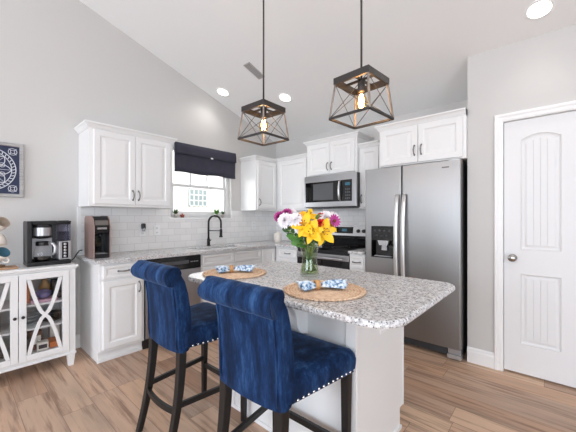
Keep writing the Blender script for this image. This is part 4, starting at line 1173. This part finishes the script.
# ------------------------------------------------------------------ vase of flowers (flowers are things held by the vase)
VX, VY = -1.178, 1.53
vs = thing('glass_vase', 'clear waisted glass vase holding the flower bouquet on the island', 'vase', (VX, VY, CT+.001))
b = MB(); vp = [(.058, 0), (.0615, .006), (.056, .045), (.048, .085), (.0465, .11), (.051, .145), (.061, .18), (.066, .195)]
b.lathe([(.001, 0)] + vp + [(.064, .195), (.058, .178), (.048, .145), (.0437, .11), (.045, .085), (.053, .045), (.0575, .014), (.001, .013)], n=32, cap=False); b.build('vessel', 'vglass', vs)
b = MB(); b.lathe([(.001, .0135), (.0565, .0145), (.0525, .045), (.0445, .085), (.0433, .11), (.0472, .14), (.001, .14)], n=32, cap=False); b.build('water', 'water', vs)
CAMD = Vector((.665, -.747, 0)); CAMR = Vector((.747, .665, 0))
def vpos(l, dpt, z): # lateral, toward camera, height above vase base
    return CAMR*(l*1.2) + CAMD*dpt + Vector((0, 0, z))
def petal(b, c, ax, side, L, W, curl, cup=.15, n=6):
    """pointed petal from c along ax, arched"""
    up = ax.cross(side).normalized(); rows = []
    for i in range(n+1):
        t = i/n; wd = W*math.sin(PI*(t*.86+.10))**.9
        if i == n: wd = W*.05
        ctr = c + ax*(L*t*(1-.12*abs(curl)*t)) + up*(curl*L*t*t)
        rows.append([ctr - side*wd + up*cup*wd, ctr - up*0, ctr + side*wd + up*cup*wd])
    vs = [p for r in rows for p in r]; fs = []
    for i in range(n):
        for j in range(2): fs.append((i*3+j, i*3+j+1, (i+1)*3+j+1, (i+1)*3+j))
    b.add(vs, fs, True)
def frame_of(d):
    d = d.normalized(); a = Vector((0, 0, 1)) if abs(d.z) < .9 else Vector((1, 0, 0))
    u = d.cross(a).normalized(); return d, u, d.cross(u)
rnd = random.Random(11)
def stem_part(root, head, src):
    # stem from the head down through the neck into the water, in the root's own frame
    neck = Vector((src.x*.03, src.y*.03, .185)); foot = Vector((-src.x*.036, -src.y*.036, .024))
    h = Vector(head)
    pts = [h, h.lerp(neck, .5)+Vector((0, 0, .012)), neck, (neck+foot)/2, foot]
    b = MB(); b.tube(pts, .0042, 6); return b.build('stem', 'stem', root)
def flower(kind, label, l, dp, z, grp, size=1., face=None, m=None):
    r = thing({'lily': 'lily', 'mum': 'chrysanthemum', 'carn': 'carnation', 'daisy': 'daisy'}[kind], label, 'flower', (VX, VY, CT+.001), 0, grp)
    c = vpos(l, dp, z)
    out = Vector((c.x, c.y, 0)); 
    d = face if face is not None else (out.normalized()*.8 + Vector((0, 0, .55)) + CAMD*.55)
    d, u, v = frame_of(d)
    b = MB()
    if kind == 'lily':
        for k in range(6):
            a = 2*PI*k/6+.2; rad = u*math.cos(a)+v*math.sin(a); ax = (rad*.86+d*.5).normalized(); sd = d.cross(rad).normalized()
            petal(b, c - d*.012*(k % 2), ax, sd, .072*size, (.018 if k % 2 else .022)*size, .28 if ax.cross(sd).dot(d) < 0 else -.28, .2)
        b.build('petals', m or 'yellow', r)
        b = MB()
        for k in range(6):
            a = 2*PI*k/6; rad = u*math.cos(a)+v*math.sin(a); e = c + d*.04*size + rad*.016*size
            b.tube([c, e], .0011, 5); b.ball(e, .0038, 6, 4)
        b.build('stamens', 'anther', r)
    elif kind == 'daisy':
        for k in range(13):
            a = 2*PI*k/13; rad = u*math.cos(a)+v*math.sin(a); petal(b, c + rad*.006, (rad+d*.25).normalized(), d.cross(rad).normalized(), .036*size, .0075*size, .05, .1, 4)
        b.build('petals', m or 'magenta', r)
        MB().ball(c+d*.004, .009*size, 10, 6).build('disc', 'anther', r)
    else:
        rows_ = 5 if kind == 'mum' else 4
        for q in range(rows_):
            el = .1+1.35*q/(rows_-1); n = int(15-2.6*q) if kind == 'mum' else int(9-1.4*q)
            for k in range(max(n, 4)):
                a = 2*PI*(k+.5*(q % 2))/max(n, 4)+rnd.uniform(-.1, .1); rad = u*math.cos(a)+v*math.sin(a)
                ax = (rad*math.cos(el)+d*math.sin(el)).normalized(); sd = d.cross(rad).normalized()
                petal(b, c - d*.004, ax, sd, (.038-.003*q)*size, (.0085 if kind == 'mum' else .013)*size, -.22 if ax.cross(sd).dot(d) > 0 else .22, .5, 4)
        b.build('petals', m or 'petal_white', r)
    stem_part(r, c - d*.006, Vector((rnd.uniform(-1, 1), rnd.uniform(-1, 1), 0)))
    return r
FL = 'flowers of the bouquet'
toward = CAMD
def fc(l, up): return CAMD*.9 + CAMR*l + Vector((0, 0, up))
flower('lily', 'large open yellow lily at the lower right front of the bouquet', .062, .078, .278, FL, 1.3, fc(.25, .1))
flower('lily', 'yellow lily at the left front of the bouquet below the white blooms', -.03, .078, .318, FL, 1.2, fc(-.25, .35))
flower('lily', 'yellow lily at the very top of the bouquet', -.005, .01, .375, FL, .85, fc(0, .9))
flower('lily', 'yellow lily at the lower centre of the bouquet above the vase rim', .008, .09, .28, FL, 1.15, fc(-.15, .1))
flower('lily', 'yellow lily at the right edge of the bouquet', .095, .045, .315, FL, .9, fc(.6, .4))
flower('mum', 'white chrysanthemum at the far left of the bouquet', -.132, .055, .35, FL, 1.5, fc(-.6, .4))
flower('mum', 'white chrysanthemum left of centre beside the yellow lily', -.078, .065, .352, FL, 1.5, fc(-.3, .5))
flower('mum', 'small white chrysanthemum behind the top left of the bouquet', -.10, -.01, .395, FL, 1.15, fc(-.4, .8))
flower('mum', 'white chrysanthemum at the upper right of the bouquet', .088, .03, .368, FL, 1.5, fc(.4, .8))
flower('mum', 'white chrysanthemum at the right edge behind the magenta daisy', .128, .0, .362, FL, 1.45, fc(.8, .5))
flower('mum', 'magenta chrysanthemum at the top left tip of the bouquet', -.165, .0, .375, FL, 1.1, fc(-.8, .6), 'magenta')
flower('mum', 'magenta chrysanthemum at the upper left of the bouquet', -.122, .02, .40, FL, 1.0, fc(-.3, .9), 'magenta')
flower('daisy', 'magenta daisy at the right side of the bouquet', .125, .05, .345, FL, 1.15, fc(.5, .3))
flower('carn', 'red carnation in the middle of the yellow lilies', .052, .085, .335, FL, .85, fc(.1, .5), 'red')
flower('carn', 'small red carnation behind the lilies at the top of the bouquet', .06, .03, .38, FL, .75, fc(.2, .9), 'red')
flower('mum', 'small white chrysanthemum low at the left between lily and leaves', -.06, .06, .30, FL, .95, fc(-.5, .2))
flower('mum', 'pale white chrysanthemum deep in the middle of the bouquet', .025, .02, .345, FL, 1.0, fc(0, .6))
flower('lily', 'small yellow lily turned left in the middle of the bouquet', -.055, .05, .355, FL, .8, fc(-.5, .6), 'deepyellow')
# foliage sprays
def leafspray(label, l, dp, z, ang, n, m, spread=1.):
    r = thing('leafy_sprig', label, 'foliage', (VX, VY, CT+.001), 0, 'green sprigs of the bouquet')
    c = vpos(l, dp, z); base = Vector((0, 0, .19)) + Vector((c.x, c.y, 0)).normalized()*.04
    b = MB()
    for k in range(n):
        t = (k+1)/n; p = base.lerp(c, t); dirv = (c-base).normalized()
        sgn = 1 if k % 2 else -1
        ax = (dirv*.7 + (CAMR*math.cos(ang)+CAMD*.4)*sgn*.7*spread + Vector((0, 0, rnd.uniform(-.3, .2)))).normalized()
        sd = ax.cross(CAMD + Vector((0, 0, rnd.uniform(.1, .6)))).normalized()
        petal(b, p, ax, sd, rnd.uniform(.038, .06), rnd.uniform(.012, .018), rnd.uniform(-.25, .25), .15, 5)
    for k in range(3):
        a = rnd.uniform(0, 2*PI); q = rnd.uniform(.008, .024)
        petal(b, Vector((q*math.cos(a), q*math.sin(a), rnd.uniform(.06, .13))), Vector((.12*math.sin(a), .12*math.cos(a), 1)).normalized(), Vector((-math.sin(a), math.cos(a), 0)), rnd.uniform(.05, .07), .010, .1, .15, 5)
    b.build('leaves', m, r)
    stem_part(r, c, Vector((rnd.uniform(-1, 1), rnd.uniform(-1, 1), 0)))
leafspray('bright green leafy sprig at the left side of the vase rim', -.085, .065, .25, .2, 7, 'leaf')
leafspray('dark green sprig hanging at the far left of the bouquet', -.115, .02, .29, .2, 8, 'leaf_d')
leafspray('drooping green leaves over the left of the vase neck', -.07, .08, .205, .4, 6, 'leaf')
leafspray('green leaves among the lilies at the top of the bouquet', .03, .03, .36, .1, 6, 'leaf')
leafspray('dark green leaves at the lower right of the bouquet', .09, .06, .245, .2, 5, 'leaf_d')
leafspray('green leaves in the middle of the bouquet under the lilies', 0, .05, .27, .2, 9, 'leaf_d')

# ------------------------------------------------------------------ small plants on the window sill
SZ = WZ0+.0005
def sill_pot(label, y, pot_m, leaf_m, n, h, potr=.022, poth=.038, cat='plant'):
    r = thing('potted_plant', label, cat, (XA+.0+(-.03), y, SZ), 0, 'plants on the window sill')
    MB().lathe([(.001, 0), (potr*.75, 0), (potr, poth), (potr*1.06, poth), (potr*1.06, poth+.006), (potr*.9, poth+.006), (potr*.85, poth-.004)], n=18, cap=False).build('pot', pot_m, r)
    MB().lathe([(.001, poth-.003), (potr*.86, poth-.003)], n=14, cap=False).build('soil', 'soil', r)
    b = MB()
    for k in range(n):
        a = 2*PI*k/n+rnd.uniform(-.3, .3); ax = Vector((math.cos(a)*.6, math.sin(a)*.8, rnd.uniform(.5, 1.3))).normalized()
        sd = ax.cross(Vector((0, 0, 1))).normalized(); petal(b, Vector((0, 0, poth)), ax, sd, h*rnd.uniform(.7, 1.1), h*.16, -.2, .2, 4)
    b.build('leaves', leaf_m, r)
sill_pot('leafy plant in a white pot at the left end of the window sill', 1.865, 'ceramic', 'leaf_d', 9, .075)
sill_pot('small plant in a terracotta pot on the left of the window sill', 1.955, 'terracotta', 'terracotta', 7, .03, .026, .03)
sill_pot('trailing green plant in a white pot at the right of the sill', 2.47, 'ceramic', 'leaf', 12, .095)
sill_pot('dark leaved plant in a white pot at the right end of the sill', 2.575, 'ceramic', 'leaf_d', 10, .07)
